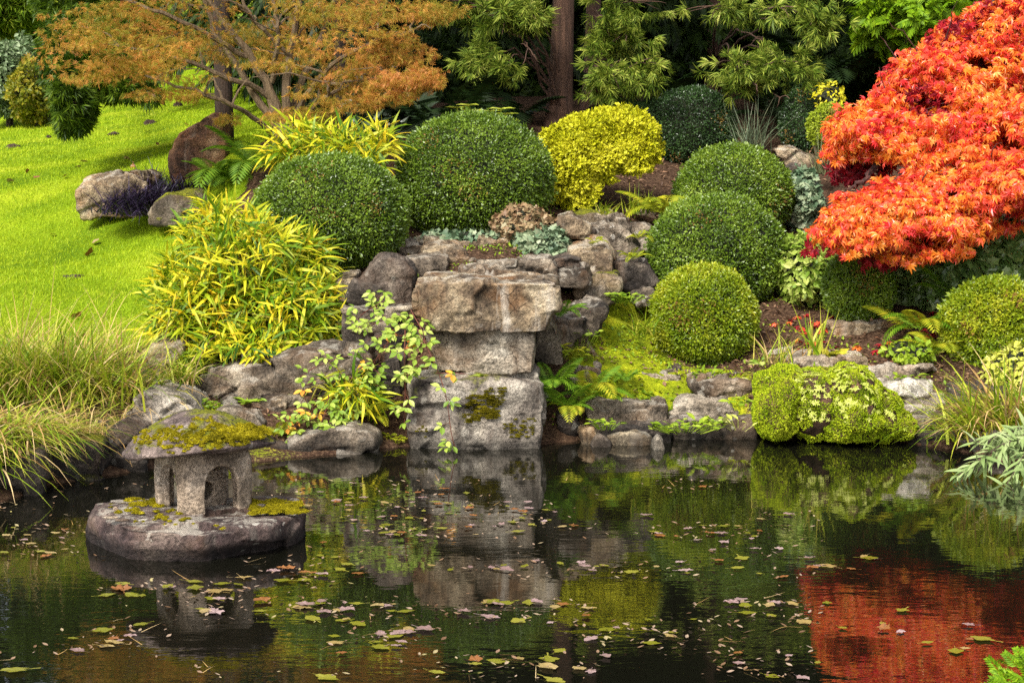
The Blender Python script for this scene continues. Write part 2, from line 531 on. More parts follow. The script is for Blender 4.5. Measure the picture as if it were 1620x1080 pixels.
# ================================================================== TERRAIN AND POND
_ctrl = [  # photo pixel and distance of ground seen in the photograph
 (0,560,9.2),(200,540,9.6),(0,450,10.8),(230,450,10.6),(0,340,13.5),(180,340,12.8),(300,345,12.3),(0,250,18),(200,240,18),
 (0,190,25),(330,140,25),(-300,300,16),(-300,450,11),(-300,200,26),(360,232,13.2),(440,225,12.5),(530,560,9.45),(400,575,9.5),
 (520,430,10.2),(750,378,10.8),(760,452,9.8),(900,400,10.4),(960,330,11.5),(1090,258,13.8),(900,200,14.5),(620,220,13.3),
 (1000,600,9.5),(1000,540,9.9),(960,480,10.1),(1115,568,9.9),(1230,480,10.5),(1330,508,10.15),(1250,590,9.4),(1400,580,9.5),
 (1400,440,11),(1280,300,12.5),(1280,240,13.5),(1560,580,9.5),(1620,450,11),(1620,625,9.2),(1900,500,10.5),(1620,250,14),
 (1500,120,18),(900,120,18),(600,150,18),(1200,120,18),(1800,150,18),(1620,10,26),(900,20,26),(600,60,26),(1136,470,10.7),(1160,372,11.6),
 (450,640,9.05),(350,645,8.95),(230,640,8.65),(100,690,8.25),(0,705,8.0),(-200,720,8.0)]
_cp = np.array([P(*c) for c in _ctrl] + [(-60,30,1.0),(60,30,5.0),(-60,80,5.0),(60,80,9.0),(0,80,8.0),(-60,-40,0.2),(60,-40,0.2),(0,-40,0.2),
                (-4,3,0.12),(4,3,0.15),(0,1,0.1),(-8,6,0.3),(9,7,0.4)])
def _tps_k(d2):
    return 0.5 * d2 * np.log(np.maximum(d2, 1e-12))
def _tps_fit(xy, z, lam=0.02):
    n = len(xy)
    K = _tps_k(((xy[:, None] - xy[None]) ** 2).sum(2)) + lam * np.eye(n)
    Pm = np.hstack([np.ones((n, 1)), xy])
    A = np.block([[K, Pm], [Pm.T, np.zeros((3, 3))]])
    return np.linalg.solve(A, np.concatenate([z, np.zeros(3)]))
_tc = _tps_fit(_cp[:, :2], _cp[:, 2])
# the pond's outline: its far bank from the photograph, its near bank at the viewer's feet
_edge = [(-900,1150),(-300,900),(-60,822),(0,802),(60,770),(170,754),(240,740),(420,729),(560,716),(640,706),(860,703),(920,697),(1060,690),(1200,692),(1420,700),(1520,714),(1620,742),(1900,800),(2300,960)]
_pond = np.array([W(*e)[:2] for e in _edge] + [(2.6,3.9),(1.5,4.35),(0.6,3.7),(-1.5,3.5),(-2.6,3.8)])
def pond_sd(x, y):
    """Signed distance to the pond's shore, negative in the water."""
    p = np.stack([x, y], -1)
    d = np.full(len(x), 1e9); inside = np.zeros(len(x), bool)
    n = len(_pond)
    for i in range(n):
        a, b = _pond[i], _pond[(i + 1) % n]
        ab = b - a
        t = np.clip(((p - a) @ ab) / (ab @ ab), 0, 1)
        d = np.minimum(d, np.linalg.norm(p - a - t[:, None] * ab, axis=1))
        c = ((a[1] > y) != (b[1] > y)) & (x < (b[0] - a[0]) * (y - a[1]) / (b[1] - a[1] + 1e-12) + a[0])
        inside ^= c
    return np.where(inside, -d, d)
def terr(x, y, rough=True):
    x = np.atleast_1d(np.asarray(x, float)); y = np.atleast_1d(np.asarray(y, float))
    out = np.empty(len(x))
    for s in range(0, len(x), 20000):
        xs, ys = x[s:s + 20000], y[s:s + 20000]
        xy = np.stack([xs, ys], 1)
        z = _tps_k(((xy[:, None] - _cp[None, :, :2]) ** 2).sum(2)) @ _tc[:len(_cp)] + _tc[-3] + xy @ _tc[-2:]
        z = np.clip(z, 0.05, 9.0)
        sd = pond_sd(xs, ys)
        t = np.clip(sd / 0.42, 0, 1); t = t * t * (3 - 2 * t)
        zo = 0.012 + (z - 0.012) * t
        if rough:
            q = np.stack([xs, ys, 0 * xs], 1)
            zo = zo + 0.018 * fbm(q * 3.1, 2, 5) * t + 0.006 * vnoise(q * 17, 9) * t
        zi = np.maximum(-0.7, -0.02 + sd * 0.9)
        out[s:s + 20000] = np.where(sd > 0, zo, zi)
    return out
def G(px, D, py_guess=None):
    """Ground point under photo column px at distance D."""
    x = (px - CX) / FPX * D * 1.0
    for _ in range(3):
        z = float(terr([x], [D])[0])
        # the column leans a little because the camera looks down
        k = (D * _c - (z - CAMZ) * _s)
        x = (px - CX) / FPX * k
    return np.array([x, D, float(terr([x], [D])[0])])

def _axis(dense_lo, dense_hi, step, far):
    a = list(np.arange(dense_lo, dense_hi + 1e-6, step))
    lo, hi, s = dense_lo, dense_hi, step
    left, right = [], []
    while lo > -far or hi < far:
        s *= 1.07 if s < 0.9 else 1.3
        if lo > -far: lo -= s; left.append(lo)
        if hi < far: hi += s; right.append(hi)
    return np.array(left[::-1] + a + right)
_gx = _axis(-4.2, 4.2, 0.055, 160.0)
_gy = _axis(3.0, 17.0, 0.055, 160.0)
X2, Y2 = np.meshgrid(_gx, _gy)
Zg = terr(X2.ravel(), Y2.ravel())
_nx, _ny = len(_gx), len(_gy)
_i = (np.arange(_ny - 1)[:, None] * _nx + np.arange(_nx - 1)[None]).ravel()
gg = Geo().add(np.stack([X2.ravel(), Y2.ravel(), Zg], 1), [np.stack([_i, _i + 1, _i + _nx + 1, _i + _nx], 1)])

def lawn_mask(x, y):
    """1 on the mown lawn, 0 on planted soil: the bed's edge runs back from the bank between lawn and rockery."""
    ex = np.interp(y, [7.0, 8.4, 9.3, 9.8, 10.6, 12.2, 13.0, 14.0, 18, 26, 40], [-2.2, -2.0, -1.86, -1.78, -1.70, -1.72, -1.5, -1.35, -1.7, -2.6, -4.5])
    q = np.stack([x, y, 0 * x], 1)
    m = np.clip((ex - x + 0.10 * fbm(q * 2.3, 2, 3)) / 0.10 + 0.5, 0, 1)
    shore = np.clip((pond_sd(x, y) - 0.75) / 0.3, 0, 1)
    return m * shore * (y > 5)
def moss_mask(x, y):
    """Green moss and creeping herbs on the open bank between the steps and the clipped balls."""
    q = np.stack([x, y, 0 * x], 1)
    a = np.exp(-(((x - 0.60) / 0.30) ** 2 + ((y - 9.95) / 0.42) ** 2)) * 1.25
    b = np.exp(-(((x - 1.0) / 1.1) ** 2 + ((y - 9.5) / 0.32) ** 2)) * 0.8
    c = np.exp(-(((x - 1.55) / 0.25) ** 2 + ((y - 10.6) / 0.5) ** 2)) * 0.7
    d = np.exp(-(((x + 1.5) / 0.9) ** 2 + ((y - 8.75) / 0.3) ** 2)) * 0.62
    return np.clip(a + b + c + d + 0.35 * fbm(q * 5, 3, 21) - 0.15, 0, 1)

def ground_material():
    m, nt, out = _new('ground_soil_and_turf')
    L = nt.links
    tc = nt.nodes.new('ShaderNodeTexCoord'); vec = tc.outputs['Object']
    at = nt.nodes.new('ShaderNodeAttribute'); at.attribute_name = 'lawn'
    am = nt.nodes.new('ShaderNodeAttribute'); am.attribute_name = 'moss'
    f1 = _noise(nt, vec, 60, 6, 0.7); f2 = _noise(nt, vec, 1.3, 4); f3 = _noise(nt, vec, 9, 5, 0.65)
    lg = _ramp(nt, [(0.3, lin(88, 118, 14)), (0.5, lin(126, 152, 20)), (0.72, lin(164, 178, 36))]); L.new(f2, lg.inputs[0])
    lf = _ramp(nt, [(0.3, g(0.6)), (0.7, g(1.3))]); L.new(f1, lf.inputs[0])
    lawn = _mix(nt, 1.0, lg.outputs[0], lf.outputs[0], 'MULTIPLY')
    so = _ramp(nt, [(0.32, lin(44, 30, 24)), (0.5, lin(78, 58, 44)), (0.66, lin(122, 98, 76))]); L.new(f1, so.inputs[0])
    mo = _ramp(nt, [(0.3, lin(85, 100, 20)), (0.55, lin(150, 160, 25)), (0.7, lin(195, 190, 45))]); L.new(f3, mo.inputs[0])
    mo2 = _mix(nt, 1.0, mo.outputs[0], lf.outputs[0], 'MULTIPLY')
    mf = _math(nt, 'ADD', am.outputs['Fac'], _math(nt, 'MULTIPLY_ADD', f1, 0.8)); nt.nodes[-2].inputs[2].default_value = -0.4
    mr = _ramp(nt, [(0.40, g(0)), (0.56, g(1))]); L.new(mf, mr.inputs[0])
    soil = _mix(nt, mr.outputs[0], so.outputs[0], mo2)
    la = _math(nt, 'ADD', at.outputs['Fac'], _math(nt, 'MULTIPLY_ADD', f3, 0.7)); nt.nodes[-2].inputs[2].default_value = -0.35
    lr = _ramp(nt, [(0.42, g(0)), (0.58, g(1))]); L.new(la, lr.inputs[0])
    col = _mix(nt, lr.outputs[0], soil, lawn)
    pb = nt.nodes.new('ShaderNodeBsdfPrincipled'); pb.inputs['Roughness'].default_value = 0.95
    pb.inputs['Specular IOR Level'].default_value = 0.1
    L.new(col, pb.inputs['Base Color'])
    bp = nt.nodes.new('ShaderNodeBump'); bp.inputs['Strength'].default_value = 0.8; bp.inputs['Distance'].default_value = 0.03
    L.new(f1, bp.inputs['Height']); L.new(bp.outputs[0], pb.inputs['Normal'])
    L.new(pb.outputs[0], out.inputs['Surface'])
    return m
ground = bpy.data.objects.new('ground', gg.mesh('ground', ground_material(), smooth=True))
COL.objects.link(ground)
ground['kind'] = 'structure'
for nm, fn in (('lawn', lawn_mask), ('moss', moss_mask)):
    at = ground.data.attributes.new(nm, 'FLOAT', 'POINT')
    at.data.foreach_set('value', fn(X2.ravel(), Y2.ravel()).astype(np.float32))

def water_material():
    m, nt, out = _new('pond_water')
    L = nt.links
    tc = nt.nodes.new('ShaderNodeTexCoord')
    mp = nt.nodes.new('ShaderNodeMapping'); mp.inputs['Scale'].default_value = (0.45, 1.0, 1.0); L.new(tc.outputs['Object'], mp.inputs['Vector'])
    a = _noise(nt, mp.outputs[0], 9.0, 3, 0.5, 0.3); b = _noise(nt, mp.outputs[0], 34.0, 2, 0.5, 0.2)
    calm = _noise(nt, tc.outputs['Object'], 0.9, 2)
    h = _math(nt, 'ADD', _math(nt, 'MULTIPLY', a, 1.0), _math(nt, 'MULTIPLY', b, 0.30))
    cr = _ramp(nt, [(0.35, g(0.35)), (0.65, g(1.0))]); L.new(calm, cr.inputs[0])
    h = _math(nt, 'MULTIPLY', h, cr.outputs[0])
    bp = nt.nodes.new('ShaderNodeBump'); bp.inputs['Strength'].default_value = 0.14; bp.inputs['Distance'].default_value = 0.008
    L.new(h, bp.inputs['Height'])
    pb = nt.nodes.new('ShaderNodeBsdfPrincipled')
    pb.inputs['Base Color'].default_value = (0.005, 0.005, 0.003, 1)
    pb.inputs['Roughness'].default_value = 0.015; pb.inputs['IOR'].default_value = 1.55
    pb.inputs['Specular IOR Level'].default_value = 0.75
    L.new(bp.outputs[0], pb.inputs['Normal'])
    L.new(pb.outputs[0], out.inputs['Surface'])
    return m
wg = Geo()
_c0 = np.array([_pond.mean(0)[0], 6.2])
_ring = _c0 + (_pond - _c0) * 1.0
_dir = unit(_pond - _c0)
wv = [(p[0] + d[0] * 0.15, p[1] + d[1] * 0.15, 0.0) for p, d in zip(_pond, _dir)]
wg.add(wv, [np.array([list(range(len(wv)))[::-1]])])
pond = bpy.data.objects.new('pond_water', wg.mesh('pond_water', water_material()))
COL.objects.link(pond)
pond['kind'] = 'structure'

# ================================================================== ROCKS
C_WARM = [lin(50, 40, 32), lin(102, 86, 68), lin(148, 130, 104), lin(192, 178, 150)]
C_GREY = [lin(70, 62, 56), lin(136, 126, 114), lin(182, 172, 156), lin(212, 204, 190)]
C_DARK = [lin(34, 29, 26), lin(64, 57, 51), lin(96, 86, 77), lin(132, 120, 106)]
C_MAUVE = [lin(40, 34, 29), lin(82, 72, 61), lin(122, 109, 93), lin(168, 155, 135)]
C_PALE = [lin(84, 74, 62), lin(132, 120, 104), lin(166, 154, 136), lin(192, 184, 168)]
C_RED = [lin(38, 25, 18), lin(84, 58, 42), lin(122, 90, 64), lin(160, 134, 104)]
MR = {
 'warm': rock_mat('sandstone_warm', C_WARM, 0.5, 0.25, 0.0, 0.35, lin(160, 108, 54), crust=.4),
 'slab': rock_mat('sandstone_streaked', C_WARM, 0.5, 0.3, 0.0, 0.85, lin(142, 98, 56), crust=.4),
 'grey': rock_mat('sandstone_grey', C_GREY, 0.3, 0.25, 0.0, 0.45, lin(150, 116, 78)),
 'greymoss': rock_mat('sandstone_grey_mossy', C_GREY, 0.25, 0.3, 0.30, 0.55, lin(150, 116, 78), mossup=0.10),
 'dark': rock_mat('sandstone_dark', C_DARK, 0.25, 0.5, 0.0, 0.15, lin(130, 92, 60)),
 'darkmoss': rock_mat('sandstone_dark_mossy', C_DARK, 0.25, 0.5, 0.45, 0.15, lin(130, 92, 60)),
 'mauve': rock_mat('sandstone_mauve', C_MAUVE, 0.28, 0.7, 0.0, 0.2, lin(150, 110, 70), crust=.35),
 'mauvemoss': rock_mat('sandstone_mauve_mossy', C_MAUVE, 0.3, 0.6, 0.42, 0.25, lin(150, 120, 60)),
 'pale': rock_mat('sandstone_pale', C_PALE, 0.3, 0.4, 0.0, 0.2, lin(178, 130, 84)),
 'red': rock_mat('ironstone_red', C_RED, 0.5, 0.2, 0.0, 0.2, lin(150, 84, 46)),
}
def rock_geo(pts, D, t, seed, chip=1.0, face_in=0.975, sink=0.012, voxel=None, rough=1.0, back=0.98, depth_of=None, lean=0.0):
    """A quarried block: faceted front from its seen outline, real depth behind, chipped and weathered all over."""
    r = np.random.default_rng(seed)
    pts = [np.array(p, float) for p in pts]
    base_y = max(p[1] for p in pts)
    c = np.mean([p[:2] for p in pts], 0)
    A = []
    ymin = min(p[1] for p in pts)
    for p in pts:
        rel = (base_y - p[1]) / max(base_y - ymin, 1)
        d = D + (p[2] if len(p) > 2 else 0) + lean * rel
        q = P(p[0], p[1], d + 0.012 * t / 0.5)
        A.append(q)
        f = c + (p[:2] - c) * face_in
        A.append(P(f[0], f[1], d - r.uniform(-0.005, 0.04) * min(1, t / .4)))
    cen = np.mean(A, 0)
    bk = []
    for q in A[::2]:
        b = q.copy(); b[0] = cen[0] + (b[0] - cen[0]) * back; b[1] += t * r.uniform(0.85, 1.1) + lean * 0.3
        b[2] = b[2] - (0.02 * t if b[2] > cen[2] else 0) + r.uniform(-.012, .012)
        bk.append(b)
    A = A + bk
    if sink:
        zmin = min(a[2] for a in A)
        A += [np.array([a[0], a[1], zmin - sink]) for a in A if a[2] < zmin + 0.35 * (cen[2] - zmin) + 0.02]
    bm = bmesh.new()
    for a in A: bm.verts.new(a)
    res = bmesh.ops.convex_hull(bm, input=bm.verts)
    bmesh.ops.delete(bm, geom=[v for v in bm.verts if not v.link_faces], context='VERTS')
    # knock off a few corners
    vs = [v.co.copy() for v in bm.verts]
    ext = max((max(v[i] for v in vs) - min(v[i] for v in vs)) for i in range(3))
    cc = sum(vs, Vector()) / len(vs)
    if voxel is None: voxel = float(np.clip(ext / 42, .006, .012))
    for k in range(2):
        v = vs[r.integers(len(vs))]
        n = (v - cc).normalized() + Vector(r.normal(size=3) * 0.25)
        n.normalize()
        top = max((x - cc).dot(n) for x in vs)
        co = cc + n * (top - ext * r.uniform(0.01, 0.03))
        gm = bmesh.ops.bisect_plane(bm, geom=bm.verts[:] + bm.edges[:] + bm.faces[:], plane_co=co, plane_no=n, clear_outer=True)
        ed = [e for e in gm['geom_cut'] if isinstance(e, bmesh.types.BMEdge)]
        if ed: bmesh.ops.holes_fill(bm, edges=bm.edges[:], sides=0)
    bmesh.ops.triangulate(bm, faces=bm.faces[:])
    me = bpy.data.meshes.new('tmp'); bm.to_mesh(me); bm.free()
    return weather(me, voxel, rough, seed)
def weather(me, voxel, rough, seed):
    o = bpy.data.objects.new('tmp', me); COL.objects.link(o)
    md = o.modifiers.new('r', 'REMESH'); md.mode = 'VOXEL'; md.voxel_size = voxel; md.adaptivity = 0
    dg = bpy.context.evaluated_depsgraph_get()
    me2 = bpy.data.meshes.new_from_object(o.evaluated_get(dg), depsgraph=dg)
    bpy.data.objects.remove(o); bpy.data.meshes.remove(me)
    n = len(me2.vertices)
    V = np.empty(n * 3); me2.vertices.foreach_get('co', V); V = V.reshape(-1, 3)
    N = np.empty(n * 3); me2.vertex_normals.foreach_get('vector', N); N = N.reshape(-1, 3)
    s = seed % 997
    big = fbm(V * 4.5, 2, s)
    ter = fbm(V * np.array([5, 5, 11.0]), 3, s + 5)
    ter = np.round(ter * 4) / 4 * 0.85 + ter * 0.15                 # split in beds and steps
    fine = fbm(V * 26, 4, s + 9)
    # fracture facets: every cell of the surface is a plane of its own, set in or out and tipped
    r = np.random.default_rng(seed + 3)
    ext = np.ptp(V, axis=0).max()
    K = int(np.clip(46 * ext, 10, 60))
    sd_ = V[r.integers(n, size=K)]
    met = np.array([1, 1, 1.9])
    wv_ = V * met + 0.03 * np.stack([vnoise(V * 9, s + 1), vnoise(V * 9, s + 2), vnoise(V * 9, s + 3)], 1)
    own = np.empty(n, int)
    for a_ in range(0, n, 20000):
        own[a_:a_ + 20000] = ((wv_[a_:a_ + 20000, None] - sd_[None] * met) ** 2).sum(2).argmin(1)
    tip = r.normal(size=(K, 3)) * 0.14
    fac = np.clip(r.uniform(-.011, .011, K)[own] + ((V - sd_[own]) * tip[own]).sum(1), -.026, .026)
    V = V + N * (rough * min(1.0, ext / .5) * fac)[:, None]
    V = V + N * (rough * (0.008 * big + 0.010 * ter + 0.006 * fine))[:, None]
    q = np.empty(len(me2.loops), np.int32); me2.loops.foreach_get('vertex_index', q)
    sz = np.empty(len(me2.polygons), np.int32); me2.polygons.foreach_get('loop_total', sz)
    st = np.empty(len(me2.polygons), np.int32); me2.polygons.foreach_get('loop_start', st)
    polys = []
    for k in np.unique(sz):
        ss = st[sz == k]
        polys.append(q[ss[:, None] + np.arange(k)[None]])
    bpy.data.meshes.remove(me2)
    return Geo().add(V, polys)
def rock(name, label, mat, D, t, pts, cat='rock', group='stones of the rockery', **kw):
    geo = rock_geo(pts, D, t, hash_label(label), **kw)
    V = geo.V[0]
    base = np.array([V[:, 0].mean(), V[:, 1].mean(), V[:, 2].min()])
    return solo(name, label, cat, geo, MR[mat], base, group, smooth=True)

RS = 'rock'
for (lab, mat, D, t, pts, kw) in [
 # the stacked stones of the little waterfall
 ('broad streaked slab on top of the waterfall stack', 'slab', 8.96, .72, [(658,446),(706,448),(740,456),(840,457),(882,447),(885,480),(868,512),(767,518),(719,516),(675,504),(662,485)], dict(voxel=.010, rough=.75)),
 ('pale squared block second from the top of the waterfall stack', 'pale', 9.02, .6, [(672,512,.10),(680,552,.08),(692,582,.04),(720,516),(780,515),(845,516),(847,552),(844,581),(791,586),(700,586)], dict(voxel=.010, rough=.5)),
 ('thin flat stone wedged above the large bottom boulder', 'grey', 9.05, .35, [(773,596),(791,588),(851,586),(854,607),(808,611),(778,606)], dict(voxel=.012)),
 ('large mossy boulder at the foot of the waterfall stack in the water', 'greymoss', 8.88, .62, [(644,602,.1),(664,597),(740,600),(791,612),(860,611),(866,644),(858,690),(836,700),(801,705),(706,704),(656,691),(645,651)], dict(voxel=.010, sink=.15, rough=.75)),
 ('tall dark upright stone beside the bottom boulder, behind bramble', 'dark', 9.18, .4, [(586,582),(634,566),(642,596),(640,668),(613,682),(580,660)], dict(sink=.15)),
 ('dark recessed stone under the brambles', 'dark', 9.42, .4, [(545,495),(655,486),(672,520),(668,600),(600,600),(545,560)], {}),
 ('wide flat stone band under the tilted dark boulder', 'mauve', 9.4, .4, [(540,492),(570,488),(653,484),(657,500),(610,512),(545,514)], {}),
 ('long lichen spotted slab below the bamboo', 'mauve', 9.12, .5, [(312,594),(354,583),(440,568),(478,558),(527,553),(581,556),(593,567),(589,584),(552,601),(502,612),(453,615),(379,626),(352,630),(315,627),(309,608)], dict(voxel=.010)),
 ('tilted dark grey boulder at the bamboo edge', 'dark', 9.6, .5, [(553,456),(582,425),(603,406),(640,412),(655,428),(652,482),(613,484),(562,486),(545,472)], dict(rough=.8)),
 ('brown boulder partly hidden behind the bamboo', 'warm', 9.75, .3, [(528,438),(565,432),(566,470),(545,490),(526,475)], {}),
 ('flat topped stone behind the tilted dark boulder', 'mauve', 10.0, .5, [(632,408),(671,406),(710,405),(714,420),(705,434),(664,440),(640,445)], {}),
 ('long layered ledge below the largest box ball', 'warm', 10.5, .5, [(652,380),(700,377),(812,377),(816,386),(800,398),(798,408),(740,418),(670,412)], {}),
 ('low brown stone at the end of the layered ledge', 'mauve', 10.35, .4, [(632,388),(655,383),(682,390),(684,406),(634,408)], {}),
 ('wide wedge shaped rock just behind the streaked slab', 'mauve', 9.85, .4, [(733,430),(754,418),(839,411),(873,411),(882,445),(774,447)], dict(rough=1.2)),
 ('small stone lump on the wedge shaped rock', 'mauve', 9.72, .15, [(742,428),(758,418),(768,424),(770,440),(748,444)], dict(voxel=.012)),
 ('thin cap stone over the brown squared rock', 'dark', 9.92, .3, [(877,411),(905,407),(920,411),(916,419),(880,420)], {}),
 ('brown squared rock under the thin cap stone', 'mauve', 9.88, .4, [(879,424),(928,421),(931,443),(911,449),(882,451)], {}),
 ('chiselled ochre block above the rounded grey boulder', 'warm', 10.1, .4, [(900,391),(915,389),(957,387),(971,404),(970,428),(905,427)], {}),
 ('rounded grey boulder at the corner of the moss bank', 'mauvemoss', 9.97, .4, [(926,442),(945,431),(975,431),(981,446),(976,470),(955,482),(905,480),(908,455)], {}),
 ('dark recessed stones under the brown squared rock', 'dark', 10.1, .3, [(880,453),(926,450),(926,480),(884,485)], {}),
 ('squared brown rock beside the moss bank', 'mauve', 9.62, .4, [(903,483),(925,480),(960,482),(962,498),(945,519),(912,526)], {}),
 ('broken brown rock below the fern ledge', 'mauve', 9.42, .35, [(879,507),(905,504),(927,505),(925,521),(905,541),(880,541)], {}),
 ('leaning grey rock against the pale squared block', 'mauve', 9.27, .35, [(843,517),(868,506),(880,516),(894,560),(880,572),(846,564)], {}),
 ('smooth triangular grey boulder near the top of the rockery', 'mauve', 10.6, .35, [(936,358),(980,357),(1000,376),(1015,394),(1013,406),(973,412),(938,392)], dict(rough=.7)),
 ('dark upright rock against the second box ball', 'dark', 10.2, .4, [(973,415),(987,412),(1027,418),(1036,455),(991,463),(978,447)], {}),
 ('pale faced stone perched above the ivy', 'warm', 10.45, .3, [(887,349),(904,344),(933,358),(931,368),(893,372)], {}),
 ('flat grey slab under the golden shrub', 'mauvemoss', 11.0, .4, [(910,338),(970,335),(977,346),(940,353),(915,351)], {}),
 ('rounded slab beside the triangular grey boulder', 'mauve', 10.9, .4, [(995,360),(1020,354),(1037,365),(1032,392),(1010,387)], {}),
 ('flat tan stepping stone by the fern', 'pale', 11.6, .3, [(988,336),(1020,331),(1040,336),(1020,343)], {}),
 ('small grey stone between two slabs', 'mauve', 10.8, .3, [(972,346),(990,343),(998,357),(985,366)], {}),
 ('small flat tan stone on dark mulch', 'pale', 11.9, .2, [(952,325),(968,324),(977,331),(968,336)], {}),
 ('grey block filling the gap below the perched stone', 'mauve', 10.55, .3, [(905,368),(940,364),(944,392),(905,394)], {}),
 # more ledges and kerbs between them
 ('narrow ledge stone under the rounded grey boulder', 'warm', 9.85, .3, [(884,484),(905,480),(926,482),(924,498),(886,502)], {}),
 ('flat step stone between moss bank and leaning rock', 'mauve', 9.5, .3, [(884,540),(918,532),(932,540),(914,556),(884,558)], {}),
 ('long low slab on the shore under the bramble tuft', 'dark', 8.72, .3, [(330,700),(372,694),(430,696),(456,702),(458,716),(400,722),(334,720)], dict(sink=.08, rough=.6)),
 ('flat shelf stone on the bank below the long slab', 'warm', 9.0, .35, [(330,640),(392,632),(452,630),(456,650),(392,660),(332,656)], {}),
 ('grey shelf stone tucked behind the short stone post', 'mauve', 9.1, .3, [(468,622),(540,616),(584,620),(582,646),(500,652),(470,646)], {}),
 ('wide shore stone beneath the rectangular brown stone', 'dark', 9.05, .3, [(948,680),(1000,674),(1060,674),(1064,690),(1000,694),(950,694)], dict(sink=.08)),
 ('low stone below the pale cracked stone', 'mauve', 9.15, .3, [(1064,664),(1120,662),(1190,664),(1196,684),(1120,690),(1066,688)], dict(sink=.08)),
 ('flat kerb stone behind the moss mound', 'pale', 9.55, .35, [(1232,572),(1290,566),(1340,570),(1342,582),(1280,588),(1234,586)], {}),
 ('rusty kerb stone between moss mound and coping stone', 'warm', 9.5, .3, [(1318,566),(1352,560),(1372,566),(1372,582),(1322,584)], {}),
 ('shadowed stone under the thin grey plank of rock', 'dark', 9.3, .3, [(1396,620),(1430,619),(1432,652),(1400,656)], {}),
 ('broad bank stone between cream stones and shore', 'mauve', 9.12, .3, [(1430,662),(1500,655),(1560,662),(1560,686),(1440,688)], dict(sink=.05)),
 ('flat ledge block above the tilted dark boulder', 'warm', 10.15, .35, [(668,392),(720,388),(738,398),(736,408),(672,408)], {}),
 ('upright block beside the ivy on the upper ledge', 'mauve', 10.3, .3, [(840,394),(866,390),(872,410),(842,412)], {}),
 ('slab half buried above the moss bank', 'mauve', 10.1, .3, [(1000,462),(1030,458),(1036,472),(1004,478)], {}),
 ('dark sloping bank rock at the water under the hanging sedge', 'darkmoss', 7.8, .6, [(-60,722),(10,708),(60,714),(68,778),(0,812),(-60,826)], dict(sink=.1)),
 # low retaining stones along the bank
 ('rectangular brown stone just above the water', 'mauve', 9.22, .4, [(934,638),(997,635),(1059,637),(1060,668),(994,673),(934,664)], dict(sink=.05)),
 ('low flat kerb stone nearest the lowest box ball', 'mauve', 9.6, .35, [(997,593),(1080,589),(1086,600),(1072,609),(1005,609)], {}),
 ('thick rounded kerb stone beside the moss mound', 'mauve', 9.45, .35, [(1090,603),(1120,600),(1186,604),(1195,616),(1168,628),(1107,628),(1090,612)], {}),
 ('pale cracked stone below the thick kerb stone', 'pale', 9.35, .35, [(1065,641),(1080,629),(1150,636),(1167,652),(1120,664),(1065,664)], {}),
 ('small brown kerb stone above the fern', 'mauve', 9.72, .3, [(954,584),(1004,580),(1007,591),(976,604),(956,601)], {}),
 ('slanted grey stone between ferns and steps', 'mauve', 9.4, .35, [(893,599),(911,581),(949,581),(952,594),(922,608),(888,618)], {}),
 ('small upright tan stone at the edge of the moss', 'warm', 9.6, .2, [(911,546),(928,542),(946,566),(930,572),(915,560)], {}),
 ('round grey stone under the water edge ferns', 'dark', 9.12, .25, [(884,656),(905,652),(916,668),(908,681),(884,674)], dict(sink=.05)),
 ('small tan stone on the shore', 'warm', 8.98, .15, [(918,681),(938,677),(946,691),(920,695)], dict(sink=.05, voxel=.01)),
 ('pointed blue grey stone at the shore', 'grey', 8.92, .12, [(937,700),(946,688),(952,688),(967,701)], dict(sink=.05, voxel=.01, rough=.5)),
 ('flat wet shore stone', 'warm', 8.98, .25, [(960,690),(1005,683),(1031,692),(1000,699)], dict(sink=.05, rough=.6)),
 ('small pale conical stone standing in the water', 'pale', 8.84, .09, [(1031,713),(1033,698),(1041,691),(1050,699),(1053,714)], dict(sink=.06, voxel=.009, rough=.5)),
 ('pale pointed stone breaking the water surface', 'grey', 8.72, .12, [(531,724),(533,712),(549,714),(576,721),(560,725)], dict(sink=.05, voxel=.009, rough=.5)),
 ('low sliver of pale stone in the water', 'grey', 8.78, .12, [(567,716),(585,709),(601,707),(598,717)], dict(sink=.05, voxel=.009, rough=.5)),
 ('dry wall block under the dark box ball, nearer the pond steps', 'warm', 10.0, .3, [(1313,512),(1351,510),(1353,532),(1320,527)], {}),
 ('dry wall block under the dark box ball, nearer the ferns', 'warm', 10.0, .3, [(1354,512),(1415,510),(1408,537),(1376,537),(1357,530)], {}),
 ('pale flat coping stone above the thin grey plank of rock', 'pale', 9.4, .4, [(1362,586),(1411,580),(1474,577),(1486,586),(1443,597),(1369,593)], {}),
 ('thin grey plank of rock over the mossy hollow', 'grey', 9.2, .4, [(1392,606),(1474,601),(1476,615),(1397,619)], {}),
 ('upper of two cream stones beside the moss mound', 'pale', 9.2, .35, [(1430,623),(1499,620),(1501,634),(1437,639)], {}),
 ('lower of two cream stones beside the moss mound', 'pale', 9.17, .35, [(1418,638),(1478,641),(1483,662),(1443,653)], {}),
 ('low shore stone between moss mound and reeds', 'dark', 8.98, .3, [(1436,688),(1500,684),(1508,702),(1436,706)], dict(sink=.08)),
 ('long dark edge stone behind the reeds', 'dark', 9.2, .35, [(1500,607),(1605,611),(1602,624),(1510,620)], {}),
 ('dark bank stone under the grey leaved willow', 'dark', 8.75, .5, [(1506,694),(1590,690),(1640,706),(1650,742),(1535,720)], dict(sink=.1)),
 ('dark flat rock beside the ivy path', 'dark', 12.0, .3, [(1240,268),(1262,262),(1296,280),(1300,296),(1250,296)], {}),
 ('flat rust coloured rock below the spiky grass', 'warm', 12.8, .4, [(1226,236),(1262,234),(1300,250),(1296,266),(1246,256)], {}),
 ('small dark rock under the light green bush', 'dark', 13.0, .25, [(1306,244),(1320,238),(1336,242),(1338,256),(1308,258)], {}),
